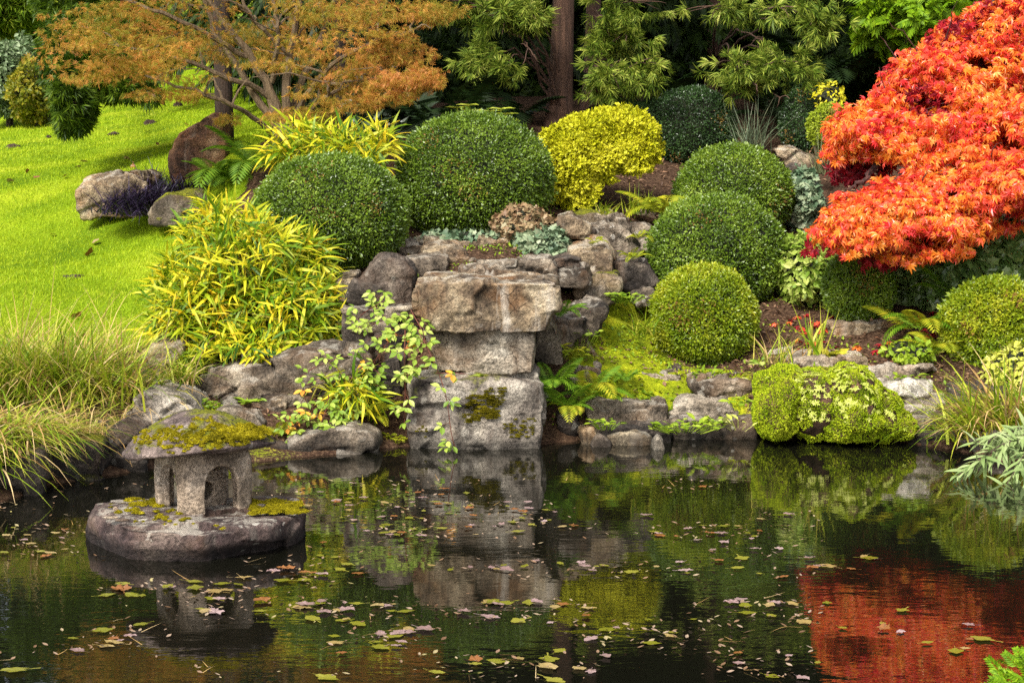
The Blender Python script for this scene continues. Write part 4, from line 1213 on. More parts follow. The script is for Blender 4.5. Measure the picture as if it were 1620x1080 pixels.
# ferns
def fern(label, px, py, D, size, n, mat=0, face=None, tilt=1.0, group='ferns of the rockery', z=None):
    b = P(px, py, D)
    geo = Geo()
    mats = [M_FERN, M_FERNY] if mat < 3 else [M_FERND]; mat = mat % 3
    for k in range(n):
        a = (2 * math.pi * k / n + rng.uniform(-.3, .3)) if face is None else math.radians(rng.uniform(*face))
        X = np.array([[math.cos(a), math.sin(a), rng.uniform(-.1, .45) * tilt]])
        inst(geo, T_FROND[k % 3], [b + rng.normal(size=3) * .008], X, np.array([[0, 0, 1.0]]), size * rng.uniform(.75, 1.15), (mat if mat < 2 else int(rng.random() < .4)))
    return solo('fern', label, 'fern', geo, mats, b, group)
for a in [('green fern beside the tall red standing stone', 352, 292, 12.4, .38, 12, 0),
          ('green fern behind the bamboo under the orange maple', 402, 268, 12.2, .42, 12, 0),
          ('tall fern in the cleft beside the pale squared block', 872, 612, 9.12, .22, 12, 0),
          ('spreading fern over the round grey water edge stone', 898, 648, 9.08, .22, 11, 2),
          ('yellowing fern above the rectangular brown stone', 930, 628, 9.15, .25, 10, 2),
          ('small fern beside the streaked slab', 890, 497, 9.25, .15, 9, 0),
          ('rusty fern between golden shrub and box balls', 1050, 340, 11.3, .34, 9, 1),
          ('upright fern in front of the dark ivy', 1508, 470, 10.1, .32, 7, 0),
          ('yellow fern hanging between box bush and dark box ball', 1455, 525, 9.75, .34, 10, 2),
          ('yellowing fern below the loose box bush', 1480, 560, 9.6, .24, 8, 1),
          ('tiny fern on top of the chiselled ochre block', 945, 385, 10.1, .09, 6, 1),
          ('tiny fern at the foot of the triangular grey boulder', 1000, 410, 10.15, .12, 8, 1),
          ('tiny fern beside the smooth triangular grey boulder', 1010, 378, 10.55, .11, 6, 1),
          ('small fern below the small bamboo tuft', 590, 660, 8.95, .17, 9, 1),
          ('small fern under the lantern roof on the far bank', 440, 690, 8.8, .17, 9, 1),
          ('small fern by the brown kerb stone', 990, 600, 9.45, .12, 8, 0),
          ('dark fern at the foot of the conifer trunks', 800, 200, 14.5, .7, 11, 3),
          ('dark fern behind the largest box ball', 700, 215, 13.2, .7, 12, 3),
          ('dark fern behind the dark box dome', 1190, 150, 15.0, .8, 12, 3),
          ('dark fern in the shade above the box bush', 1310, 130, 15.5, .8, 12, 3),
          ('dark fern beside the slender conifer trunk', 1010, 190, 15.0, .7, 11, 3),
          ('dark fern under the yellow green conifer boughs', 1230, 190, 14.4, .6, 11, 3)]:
    fern(*a)

# ornamental sedges and grasses
def tuft(label, base, n, length, lean, droop, width, mats=(0,), spread=(.06, .04), name='grass_tuft', cat='grass', group='grass tufts around the pond', az=None, mlist=None, seg=5, kind=None):
    geo = Geo()
    base = np.asarray(base, float)
    bases = base if base.ndim == 2 else base[None]
    for m_ in mats:
        k = n // len(mats)
        b = bases[rng.integers(len(bases), size=k)] + rng.normal(size=(k, 3)) * np.array([spread[0], spread[1], 0.004])
        a = rng.uniform(0, 2 * np.pi, k) if az is None else np.radians(rng.uniform(az[0], az[1], k))
        blades(geo, b, a, length * rng.uniform(.55, 1.2, k), np.abs(rng.normal(lean, .22, k)), rng.normal(droop, .45, k), width * rng.uniform(.7, 1.2, k), seg, m_)
    return solo(name, label, cat, geo, mlist or [M_GR, M_STRAW], bases[0], group, kind)
tuft('big yellow green sedge clump on the bank above the mossy boulder', [P(110, 640, 8.75), P(60, 630, 8.75), P(155, 640, 8.8), P(20, 630, 8.7)], 2400, .43, .42, 1.3, .0085, (0, 0, 0, 0, 1), (.12, .08))
tuft('dry straw sedge clump behind the green one at the lawn edge', [P(60, 610, 9.0), P(150, 600, 9.1), P(0, 600, 9.0)], 480, .50, .5, 1.1, .005, (1, 1, 0), (.15, .1))
tuft('sedge clump hanging to the water at the frame edge', [P(-30, 720, 7.9), P(-70, 740, 7.7), P(0, 705, 7.95), P(30, 700, 8.0), P(-10, 712, 7.8)], 1100, .44, .75, 1.95, .009, (0, 0, 1), (.08, .08))
tuft('straw coloured sedge hanging over the mossy dark boulder', [P(140, 672, 8.6), P(195, 655, 8.7), P(70, 690, 8.2), P(20, 695, 8.1), P(110, 690, 8.25)], 620, .32, .8, 1.7, .0045, (1, 1, 0), (.08, .05))
tuft('small green grass tuft at the end of the long slab', [P(285, 610, 9.0)], 130, .22, .5, 1.3, .010, (0, 0, 0, 1), (.03, .02))
tuft('grass tuft growing beside the flat topped stone', [P(300, 590, 9.3)], 90, .2, .4, 1.2, .009, (0,), (.04, .02))
tuft('reed clump leaning over the thin edge stones', [P(1560, 690, 8.85), P(1590, 680, 8.9), P(1540, 700, 8.8)], 230, .42, .55, 1.3, .012, (0, 0, 0, 1), (.05, .04), az=(90, 270))
tuft('tall reed clump at the frame edge behind the willow', [P(1590, 690, 8.9), P(1640, 690, 8.9)], 160, .42, .3, .9, .012, (0, 0, 0, 1), (.05, .04))
tuft('thin grass tuft on the moss beside the lowest box ball', [P(1018, 530, 9.75)], 45, .19, .4, 1.2, .009, (0,), (.03, .02))
tuft('grass tuft behind the moss mound', [P(1230, 575, 9.55)], 60, .22, .35, 1.0, .006, (0, 0, 1), (.05, .03))
tuft('upright iris blades beside the yellow herb', [P(1290, 560, 9.6)], 22, .24, .15, .35, .014, (0,), (.02, .02))
tuft('stiff grey spiky grass behind the highest box ball', [P(1192, 240, 12.9)], 110, .34, .5, .35, .006, (0,), (.05, .04), mlist=[lf('blue_grey_blade', (60, 76, 54), (94, 108, 80), (140, 136, 104), trans=.15)])
tuft('small spiky grass beside the ivy path', [P(1300, 275, 12.4)], 60, .26, .4, .4, .008, (0,), (.03, .03), mlist=[lf('dull_green_blade', (60, 70, 46), (100, 106, 70), (150, 140, 100), trans=.15)])
tuft('fine grass tuft on the tan stepping stone', [P(1010, 338, 11.4)], 70, .16, .35, .5, .005, (0,), (.05, .03))
tuft('small grass tuft beside the rusty fern', [P(955, 345, 11.1)], 40, .16, .5, 1.0, .007, (0,), (.03, .02))
tuft('green grass tuft between ivy and perched stone', [P(868, 372, 10.7)], 70, .17, .6, 1.0, .009, (0,), (.05, .03))
tuft('black purple grass around the split boulder', [P(190, 335, 12.3), P(215, 325, 12.35), P(235, 318, 12.5), P(205, 340, 12.25)], 900, .24, .7, 1.2, .008, (0,), (.07, .06), mlist=[M_BLACKGR])
tuft('black purple grass at the foot of the standing stone', [P(255, 300, 13.0), P(240, 295, 13.2), P(275, 305, 12.7), P(320, 306, 12.7), P(345, 306, 12.6)], 800, .2, .6, 1.1, .008, (0,), (.07, .05), mlist=[M_BLACKGR])

# brambles: arching red stems with three-part leaves
def bramble(label, paths, per=1.0, size=.05, autumn=.12, group='brambles on the stones'):
    t = thing('bramble', label, 'bramble', P(*paths[0][0]), group)
    size, per = size * .84, per * 1.35
    gs, gl = Geo(), Geo()
    for path in paths:
        q = spline([P(*p) for p in path], 30)
        L = np.linalg.norm(np.diff(q, axis=0), axis=1).sum()
        tube(gs, q, np.linspace(.0028, .0015, 30), 5, 0)
        for k in range(int(L / .042 * per)):
            i = rng.integers(2, 30)
            p0 = q[min(i, 29)]
            out = unit(np.array([rng.normal(), -abs(rng.normal()) * .6 - .2, rng.normal() * .5 + .15]))
            pe = p0 + out * rng.uniform(.02, .06)
            tube(gs, [p0, (p0 + pe) / 2 + np.array([0, 0, .006]), pe], .0012, 3, 0, False)
            a = unit(np.array([out[0], out[1] * .6, rng.uniform(-.5, .1)]))
            nz = unit(np.array([rng.normal() * .3, -.55, .9]))
            sd = unit(np.cross(nz, a))
            m_ = 1 if rng.random() < autumn else 0
            for d in (a, unit(a * .35 + sd), unit(a * .35 - sd)):
                inst(gl, T_OVAL, [pe + d * .004], [d], [unit(nz + rng.normal(size=3) * .15)], size * rng.uniform(.8, 1.15), m_)
    part('stems', gs, M_STEM, t); part('leaves', gl, [M_BRAM, M_BRAMY], t)
bramble('leafy bramble filling the gap beside the pale squared block', [[(660,490,9.1),(630,520,8.95),(600,560,8.95),(585,590,8.98)],[(668,556,9.0),(660,540,8.95),(625,530,8.9),(590,535,9.0)],[(650,490,9.0),(672,540,8.85),(650,590,8.85),(620,600,8.9)],[(600,480,9.3),(570,500,9.2),(560,525,9.2)],[(640,500,9.0),(610,505,9.0),(575,520,9.1)]], 1.5, .046, .05)
bramble('long bramble shoot hanging straight down past the dark upright stone', [[(641,520,8.9),(640,570,8.85),(641,620,8.85),(640,672,8.85)]], .55, .05, .04)
bramble('bramble shoot trailing across the bottom boulder to the water', [[(660,520,8.85),(690,580,8.78),(706,630,8.72),(715,690,8.70),(724,716,8.72)],[(690,590,8.8),(725,590,8.75),(740,592,8.75)]], .55, .05, .04)
bramble('pale bramble lying across the long lichen spotted slab', [[(470,600,8.98),(500,580,8.98),(540,565,9.0),(565,560,9.0)],[(480,610,8.95),(530,596,8.95),(570,600,8.95),(595,610,8.95)]], 1.1, .042, .06)
bramble('bramble with green leaves below the small bamboo tuft', [[(480,620,8.95),(490,650,8.9),(510,680,8.85)],[(520,625,8.9),(515,650,8.85),(500,690,8.85)],[(545,640,8.9),(530,670,8.85),(512,705,8.85)],[(560,650,8.9),(545,670,8.85),(520,680,8.85)]], 1.5, .048, .06)
bramble('low bramble on the bank beside the lantern roof', [[(490,650,8.85),(470,670,8.8),(455,690,8.78)],[(480,660,8.85),(450,665,8.8),(430,690,8.75)]], 1.2, .045, .2)
bramble('bramble shoot standing against the tilted dark boulder', [[(605,485,9.5),(600,470,9.45),(612,465,9.4)]], 2.0, .05, .05)

# ivy and ground plants as separate patches
def leaf_patch(name, label, cat, px, py, D, rx, rz, ry, n, tpl, size, mat, droop=.35, lump=.2, group=None, coremat=None, face=.9):
    c = P(px, py, D); R = np.array([M(rx, D), ry, M(rz, D)])
    geo = Geo()
    s = rng.uniform(0, 60)
    core(geo, c, R, .86, 1, lump, s)
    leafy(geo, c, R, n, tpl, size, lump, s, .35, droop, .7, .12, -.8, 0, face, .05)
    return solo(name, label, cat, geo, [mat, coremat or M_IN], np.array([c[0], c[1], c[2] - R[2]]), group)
IVG = 'ivy patches'
leaf_patch('ivy', 'bluish ivy hanging over stone beside the layered ledge', 'ivy', 858, 385, 10.45, 44, 22, .18, 1500, T_IVY, .034, M_IVYB, group=IVG)
leaf_patch('ivy', 'small ivy fringe along the top of the layered ledge', 'ivy', 745, 374, 10.65, 80, 8, .15, 700, T_IVY, .028, M_IVYB, group=IVG)
leaf_patch('ivy', 'dry brown twiggy ivy mound below the largest box ball', 'ivy', 828, 356, 10.6, 46, 28, .22, 1500, T_IVY, .026, lf('dry_ivy', (84, 62, 44), (120, 92, 66), (150, 126, 92), (120, 126, 90), trans=.1), group=IVG)
leaf_patch('ivy', 'pale variegated ivy beside the highest box ball', 'ivy', 1268, 320, 11.9, 30, 52, .25, 1900, T_IVY, .036, M_IVYB, group=IVG)
leaf_patch('ivy', 'dark glossy ivy hedge below the red maple', 'ivy', 1545, 424, 10.45, 150, 66, .3, 5600, T_IVY, .055, M_IVY, group=IVG)
leaf_patch('ground_cover_plant', 'light green broad leaved plant beside the second box ball', 'plant', 1276, 430, 10.6, 44, 56, .3, 1700, T_OVAL, .045, M_HOSTA)
leaf_patch('low_plant', 'pale yellow leafy plant at the frame edge by the reeds', 'plant', 1610, 590, 9.35, 48, 40, .25, 1100, T_OVAL, .036, lf('pale_yellow_leaf', (150, 160, 40), (196, 200, 80), (220, 216, 120), trans=.3))
leaf_patch('low_plant', 'yellow green herb mat below the yellow ferns', 'plant', 1440, 556, 9.6, 36, 18, .15, 420, T_OVAL, .035, M_HERB)

# willow-like branch with grey green leaves
t = thing('willow_bush', 'low grey green narrow leaved willow over the bank stone', 'shrub', P(1640, 720, 8.4))
gs, gl = Geo(), Geo()
for k, (x, y, d) in enumerate([(1515,752,8.05),(1545,700,8.3),(1590,770,8.0),(1560,730,8.15),(1605,700,8.2),(1580,690,8.35),(1625,760,7.95),(1535,735,8.1),(1610,735,8.05),(1650,700,8.1)]):
    e = P(x, y, d); b = P(1660, 715, 8.35)
    q = spline([b, (b + e) / 2 + np.array([0, 0, .07]), e], 14)
    tube(gs, q, np.linspace(.006, .0015, 14), 5, 0)
    for i in range(3, 14):
        for r_ in range(3):
            dr = unit((q[min(i, 13)] - q[i - 1]) * 20 + rng.normal(size=3) * .55 + np.array([0, 0, -.2]))
            inst(gl, T_WILLOW, [q[i]], [dr], [unit(np.array([rng.normal() * .4, -.5, .8]))], rng.uniform(.06, .11), 0)
part('branches', gs, M_BARK, t); part('leaves', gl, M_WIL, t)

# the mossy mound with pale rosettes by the water
def dome(geo, c, R, mat, lump, s, n=26, zmin=-.9):
    u, v = np.meshgrid(np.linspace(0, 2 * np.pi, 2 * n, endpoint=False), np.linspace(math.asin(zmin), np.pi / 2, n))
    d = np.stack([np.cos(u.ravel()) * np.cos(v.ravel()), np.sin(u.ravel()) * np.cos(v.ravel()), np.sin(v.ravel())], 1)
    V = np.asarray(c) + d * np.asarray(R) * (1 + lump * fbm(d * 2.4 + s, 3, 3))[:, None]
    geo.add(V, [np.array([[i * 2 * n + j, i * 2 * n + (j + 1) % (2 * n), (i + 1) * 2 * n + (j + 1) % (2 * n), (i + 1) * 2 * n + j] for i in range(n - 1) for j in range(2 * n)])], mat)
mb = W(1300, 694); mb[2] = -.05
t = thing('moss_mound', 'bright green moss mound with pale rosettes at the water edge', 'moss', mb)
gs, gm, gx = Geo(), Geo(), Geo()
for (px, py, D, rx, rz, ry, cov, sax) in [(1220,650,9.08,26,46,.24,1.0,0),(1238,630,9.14,26,50,.24,1.0,0),(1215,612,9.2,22,24,.2,.9,.1),(1250,600,9.2,24,20,.2,.9,.4),(1285,642,9.14,46,52,.26,.5,.5),(1275,610,9.2,46,26,.25,.5,1.0),(1345,630,9.1,46,52,.28,.7,.9),(1350,655,9.03,48,42,.22,.9,.35),(1392,655,9.1,32,42,.22,.7,.3),(1425,672,9.06,20,22,.15,.8,.1),(1330,676,8.99,30,20,.14,1,0),(1232,672,9.02,26,20,.14,1,.0)]:
    c = P(px, py, D); R = np.array([M(rx, D), ry, M(rz, D)]); s = rng.uniform(0, 40)
    dome(gs, c, R, 0, .12, s)
    m = int(26000 * (rx * rz) / 2600)
    d = ellip(m, -.9); d = d[(d[:, 1] < .4)]
    keep = (fbm(d * 3.1 + s, 2, 14) * .5 + .5) < cov * 1.05
    d = d[keep]
    p = c + d * R * (1 + .12 * fbm(d * 2.4 + s, 3, 3) + .06 * np.abs(vnoise(d * 7, 6)) + .005)[:, None]
    inst(gm, T_BOX, p, unit(d + .8 * rand_dir(len(d))), rand_dir(len(d)), rng.uniform(.006, .013, len(d)), 0)
    for k in range(int(430 * sax * rx * rz / 2600)):
        d = ellip(1, -.2)
        if d[0, 1] > .3: continue
        q = c + d * R * 1.05
        for j in range(7):
            a = 2 * math.pi * j / 7 + rng.random()
            n0 = unit(d[0] / R + np.array([0, -.4, .8]))
            e1 = unit(np.cross(n0, [0.3, .2, 1])); e2 = np.cross(n0, e1)
            inst(gx, T_LONGOVAL, q, [e1 * math.cos(a) + e2 * math.sin(a) + n0 * .35], [n0], rng.uniform(.010, .019), 0)
M_SOILM = rock_mat('damp_soil', [lin(50, 34, 24), lin(88, 64, 46), lin(120, 92, 68)], .2, 0, 0, 0, lin(110, 84, 40))
part('soil_bank', gs, M_SOILM, t, True); part('moss', gm, M_MOSSG, t); part('rosettes', gx, M_SAX, t)

# herbs and rosettes along the bank
def herb(label, px, py, D, n, size, mat=M_HERB, tpl=T_OVAL, rise=.5, name='bank_herb', spread=.05):
    b = P(px, py, D)
    geo = Geo()
    k = n
    a = rng.uniform(0, 2 * np.pi, k)
    X = np.stack([np.cos(a), np.sin(a), rng.uniform(.1, 1, k) * rise], 1)
    p = b + np.clip(rng.normal(size=(k, 3)), -1.3, 1.3) * np.array([spread, spread * .6, .01])
    tz = terr(p[:, 0], p[:, 1]); near = np.abs(tz - b[2]) < .13; p[near, 2] = tz[near] + .004
    b = p[0].copy() if near[0] else b
    inst(geo, tpl, p + np.array([0, 0, .012]), X, np.array([[0, -.3, 1.0]]) + rng.normal(size=(k, 3)) * .2, size * rng.uniform(.6, 1.2, k), 0)
    for i in range(k):
        tube(geo, [p[i] * .5 + b * .5 - np.array([0, 0, .02]), p[i] + np.array([0, 0, .012])], .0012, 3, 0, False)
    solo(name, label, 'plant', geo, mat, b, 'small herbs on the bank')
for a in [('round leaved herb in front of the rectangular brown stone', 958, 672, 9.0, 26, .035),
          ('low herb mat on the shore below the pale cracked stone', 1085, 676, 9.02, 70, .035, M_HERB, T_OVAL, .4, 'bank_herb', .12),
          ('upright broad leaved herb on the shore', 1122, 672, 9.0, 14, .06, M_HERB, T_OVAL, 1.2),
          ('pale two leaved seedling by the moss mound', 1168, 672, 8.98, 9, .05, M_SAX, T_OVAL, 1.0),
          ('herb growing under the thick kerb stone', 1176, 640, 9.15, 18, .05),
          ('herb cushion on the ledge above the rectangular brown stone', 1040, 622, 9.4, 60, .03, M_HERB, T_OVAL, .4, 'bank_herb', .09),
          ('leafy herb at the foot of the lowest box ball', 1125, 580, 9.6, 30, .045, M_HERB, T_OVAL, .4, 'bank_herb', .06),
          ('big pale leaves of a herb behind the moss mound', 1200, 580, 9.45, 34, .06, M_HOSTA, T_OVAL, .6, 'bank_herb', .07),
          ('yellow strap leaved herb near the dry wall blocks', 1322, 545, 9.65, 40, .09, lf('yellow_strap_leaf', (130, 150, 30), (190, 190, 60), (220, 190, 60), trans=.3), T_LONGOVAL, .9, 'bank_herb', .04),
          ('yellowing hosta between the steps and the moss', 902, 560, 9.3, 30, .06, M_FERNY, T_LONGOVAL, .7, 'bank_herb', .04),
          ('small green herb under the pale squared block', 762, 603, 8.95, 9, .06, M_HERB, T_LONGOVAL, .8, 'bank_herb', .01),
          ('herb mat at the corner of the dark upright rock', 990, 472, 9.9, 70, .03, M_HERB, T_OVAL, .4, 'bank_herb', .06),
          ('herb beside the squared brown rock', 925, 532, 9.45, 26, .035, M_HERB, T_OVAL, .4, 'bank_herb', .05),
          ('grassy herb at the lantern side of the long slab', 330, 640, 8.9, 40, .04, M_HERB, T_LONGOVAL, .7, 'bank_herb', .06),
          ('yellow weed by the upright dark stone', 235, 720, 8.45, 16, .05, M_FERNY, T_OVAL, 1.0, 'bank_herb', .03),
          ('herb mat in front of the thin grey plank of rock', 1440, 600, 9.25, 40, .04, M_HERB, T_OVAL, .5, 'bank_herb', .08),
          ('weedy herb below the cream stones', 1455, 672, 9.05, 40, .03, M_HERB, T_OVAL, .5, 'bank_herb', .06),
          ('small weeds at the foot of the waterfall boulder', 628, 690, 8.95, 26, .03, M_FERNY, T_OVAL, .5, 'bank_herb', .04),
          ('bright weeds between cream stones and reeds', 1500, 660, 9.0, 40, .045, M_HERB, T_LONGOVAL, .8, 'bank_herb', .08),
          ('wispy weed standing on the long slab', 398, 612, 9.0, 16, .07, M_HERB, T_LONGOVAL, .5, 'bank_herb', .02),
          ('wispy weed bending over the slab edge', 432, 608, 9.0, 16, .05, M_HERB, T_LONGOVAL, .8, 'bank_herb', .02)]:
    herb(*a)

# ================================================================== TREES
M_MBARK = bark_mat('maple_bark', lin(78, 62, 44), lin(132, 112, 84), 9)
M_RBARK = bark_mat('red_maple_bark', lin(44, 26, 24), lin(96, 62, 54), 9)
M_CBARK = bark_mat('conifer_bark', lin(54, 38, 30), lin(112, 82, 64), 12)
M_RED = lf('red_maple_leaf', (150, 22, 34), (220, 52, 54), (238, 92, 66), (240, 130, 50), (238, 156, 52), (246, 200, 120), trans=.38, spec=.55, rough=.34, nscale=3.4, nmix=.42)
M_REDD = lf('dark_red_maple_leaf', (90, 12, 26), (140, 20, 36), (190, 40, 44), trans=.3, spec=.3, nmix=.3)
M_ORA = lf('orange_maple_leaf', (100, 112, 30), (138, 136, 44), (182, 146, 58), (204, 138, 70), (220, 168, 118), trans=.4, spec=.25, nscale=1.9, nmix=.55)
M_CRY = lf('cryptomeria_spray', (40, 58, 16), (76, 100, 28), (122, 144, 48), (168, 178, 74), (202, 202, 112), trans=.35, spec=.2, nscale=3.5, nmix=.4)
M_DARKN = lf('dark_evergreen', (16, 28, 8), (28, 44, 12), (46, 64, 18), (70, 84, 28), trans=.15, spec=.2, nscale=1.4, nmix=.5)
M_YEW = lf('yew_spray', (24, 40, 8), (48, 72, 12), (84, 108, 20), (120, 138, 36), trans=.2, spec=.25)
M_MIDG = lf('mid_green_leaf', (52, 78, 14), (88, 116, 24), (130, 150, 40), (176, 170, 60), trans=.35, spec=.2)
M_CHAM = lf('fresh_cypress', (70, 104, 12), (112, 148, 18), (156, 182, 34), trans=.25, spec=.2)
M_PALEV = lf('variegated_leaf', (70, 96, 54), (110, 132, 88), (168, 178, 144), trans=.25, spec=.4)
M_AUTY = lf('yellow_autumn_leaf', (70, 90, 20), (130, 130, 30), (196, 166, 40), trans=.35)

def branch(geo, path, r0, r1, n=16, sides=7, wob=.012, mat=0):
    q = spline([P(*p) if len(p) == 3 and not isinstance(p, np.ndarray) else p for p in path], n)
    q[1:-1] += rng.normal(size=(n - 2, 3)) * wob
    tube(geo, q, np.linspace(r0, r1, n), sides, mat)
    return q
def pad(geo, c, R, n, tpl, size, mat=0, droop=.4, upper=-.15, out=.6, lump=.15, depth=.35, face=.5, rnd=.6):
    leafy(geo, c, R, n, tpl, size, lump, rng.uniform(0, 80), out, droop, rnd, depth, upper, mat, face, .05, front=False)

# ---- the red weeping maple
tb = G(1570, 11.0)
t = thing('red_maple', 'weeping maple with scarlet and orange autumn leaves above the dark ivy', 'tree', tb)
gb = Geo()
tr = branch(gb, [tb, tb + np.array([-.03, -.02, .3]), P(1560, 260, 10.9), P(1540, 150, 10.9)], .065, .035, 14)
for path in [[P(1560,270,10.9),P(1480,290,10.4),P(1400,340,10.0),P(1310,375,9.85)],[P(1560,270,10.9),P(1470,240,10.7),P(1400,250,10.5),P(1330,235,10.6)],[P(1545,170,10.9),P(1480,140,10.8),P(1430,150,10.8)],
             [P(1545,160,10.9),P(1560,60,10.9),P(1580,-20,10.9)],[P(1560,260,10.9),P(1600,330,10.2),P(1560,380,9.9)],[P(1560,240,10.9),P(1650,220,10.6),P(1720,260,10.4)],[P(1480,290,10.4),P(1460,350,10.0),P(1430,400,9.8)],[P(1545,160,10.9),P(1640,60,11),P(1740,60,11)],
             [P(1400,250,10.5),P(1370,280,10.3),P(1340,300,10.2)],[P(1480,140,10.8),P(1470,105,10.8),P(1480,75,10.8)]]:
    branch(gb, path, .022, .005, 14, 6, .012)
for _ in range(110):                                    # fine twigs all through the crown
    cx, cy, d = [(1440,345,10.0),(1540,312,10.1),(1420,225,10.6),(1500,200,10.7),(1482,132,10.8),(1540,120,10.9),(1590,60,11.0),(1590,220,10.5),(1440,165,10.8)][rng.integers(9)]
    s0 = P(cx, cy, d + .1); e = s0 + np.array([np.clip(rng.normal() * .2, -.3, .4), rng.normal() * .2 - .1, rng.normal() * .14 + .08])
    branch(gb, [s0, (s0 + e) / 2 + np.array([0, 0, .05]), e], .006, .0014, 8, 4, .008)
part('trunk', gb, M_RBARK, t)
gl = Geo()
for (px, py, D, rx, rz, ry, n) in [
    (1440,345,10.0,130,52,.42,1500),(1385,368,9.85,84,40,.35,800),(1335,362,9.8,40,34,.25,330),(1470,385,9.85,60,36,.3,500),(1430,400,9.85,52,24,.25,320),
    (1545,312,10.1,110,50,.45,1300),(1600,296,9.95,80,48,.4,800),(1420,225,10.6,110,50,.45,1200),(1380,205,10.6,60,40,.35,560),(1350,215,10.6,34,34,.3,260),
    (1500,200,10.7,130,60,.5,1500),(1482,132,10.8,78,44,.45,850),(1428,168,10.8,52,34,.4,520),(1540,120,10.9,110,62,.5,1200),(1590,220,10.5,110,66,.5,1300),
    (1590,60,11.0,90,60,.5,900),(1640,10,11.0,80,60,.5,700),(1535,82,10.9,54,32,.35,420),(1520,265,10.3,110,40,.4,900),(1700,120,10.8,110,110,.6,900),(1700,280,10.4,110,80,.5,700),(1640,-70,11.1,100,60,.5,500)]:
    c = P(px, py, D); R = np.array([M(rx, D), ry, M(rz, D)])
    leafy(gl, c, R, int(n * 3.5), T_MAPLE, .033, .32, rng.uniform(0, 80), .55, .55, .65, .42, -.6, 0, .8, .16, front=False, gaps=(4.5, 9, -.22))
for (px, py, D, rx, rz, ry, n) in [(1370,262,10.75,40,26,.2,420),(1340,270,10.8,24,24,.15,200),(1520,58,10.95,50,26,.3,260),(1440,112,10.9,34,18,.3,160),(1590,30,10.9,60,50,.3,240),(1470,165,10.5,40,30,.2,150),(1390,415,9.95,40,10,.15,70),(1310,395,9.9,40,10,.15,60)]:
    c = P(px, py, D); R = np.array([M(rx, D), ry, M(rz, D)])
    leafy(gl, c, R, int(n * .6), T_MAPLE, .036, .2, rng.uniform(0, 80), .6, .4, .8, .3, -.8, 1, .7, .05, front=False)
part('crown', gl, [M_RED, M_REDD], t)

# ---- the orange fine-leaved maple over the lawn
tb = G(452, 12.4)
t = thing('orange_maple', 'many stemmed maple with fine orange bronze leaves beside the lawn', 'tree', tb)
gb = Geo()
D0 = 12.4
for path, r in [([tb,P(425,140,D0),P(380,70,D0),P(330,0,D0),P(260,-120,D0)],.045),([tb,P(420,150,D0),P(350,120,12.2),P(270,90,12.1),P(170,70,12)],.03),([tb,P(455,120,D0),P(468,40,D0),P(480,-60,D0),P(500,-200,12.4)],.042),
                ([tb,P(470,150,12.5),P(500,80,12.5),P(530,0,12.5),P(580,-120,12.6)],.038),([tb,P(480,160,12.2),P(520,110,12.1),P(580,70,12),P(650,50,12)],.028),([tb,P(400,140,D0),P(345,60,12.5),P(320,-20,12.6),P(300,-150,12.6)],.034),
                ([tb,P(490,185,12.1),P(510,140,12),P(560,130,11.9),P(630,120,11.9)],.022),([tb,P(410,190,12.2),P(360,165,12),P(300,140,11.9),P(230,120,11.9)],.024),([P(390,90,D0),P(300,40,12.2),P(190,0,12.1),P(80,-40,12)],.022),
                ([P(430,130,D0),P(440,60,12.2),P(430,0,12.2),P(400,-90,12.2)],.022),([P(460,90,D0),P(400,30,12.2),P(370,-40,12.2)],.018),([tb,P(500,165,11.9),P(520,150,11.8),P(515,120,11.8)],.016)]:
    q = branch(gb, path, r * .8, .007, 18, 7, .006)
    for k in range(5):
        i = rng.integers(7, 18)
        e = q[i] + np.array([rng.normal() * .25, rng.normal() * .2, rng.uniform(-.02, .2)])
        branch(gb, [q[i], (q[i] + e) / 2 + np.array([0, 0, .03]), e], .008, .002, 7, 5, .006)
part('trunk', gb, M_MBARK, t)
gl = Geo()
for (px, py, D, rx, rz, ry, n) in [
    (170,90,11.9,105,24,.45,700),(215,120,11.9,120,20,.45,800),(120,60,12.0,70,22,.4,420),(270,150,11.9,55,12,.3,260),(250,60,12.1,120,26,.5,800),(200,20,12.2,120,26,.5,700),(330,95,11.8,90,24,.4,700),
    (400,85,12.9,80,30,.4,500),(480,100,12.9,90,26,.4,500),(425,105,11.8,50,10,.3,110),(370,60,11.8,40,9,.3,100),(545,75,11.8,90,34,.45,900),(620,85,11.8,66,34,.4,700),(600,125,11.75,80,24,.4,800),(660,125,11.8,46,18,.3,380),(520,140,11.8,60,20,.35,500),(560,165,11.8,50,14,.3,360),(610,150,11.75,50,18,.3,400),
    (470,185,11.9,46,12,.25,260),(510,180,11.85,30,16,.25,200),(430,45,12.9,90,30,.45,400),(330,30,12.4,100,24,.5,420),(530,20,12.1,90,28,.45,650),(640,25,12.0,80,20,.45,500),(690,20,12.0,50,12,.35,220),
    (250,-30,12.2,160,40,.6,700),(400,-40,12.3,160,44,.6,800),(560,-50,12.2,150,44,.6,700),(330,-130,12.3,170,50,.6,700),(500,-150,12.3,170,50,.6,700),(150,-60,12.1,110,40,.5,400),(420,-250,12.4,200,60,.7,800),(355,190,12.3,24,8,.15,80),(660,-50,12.1,90,40,.5,400)]:
    c = P(px, py, D); R = np.array([M(rx, D), ry, M(rz, D)])
    leafy(gl, c, R, int(n * 1.75), T_LACE, .033, .4, rng.uniform(0, 80), .6, .3, .6, .6, -.7, 0, .8, .06, front=False, gaps=(3, 9, -.02))
part('crown', gl, M_ORA, t)

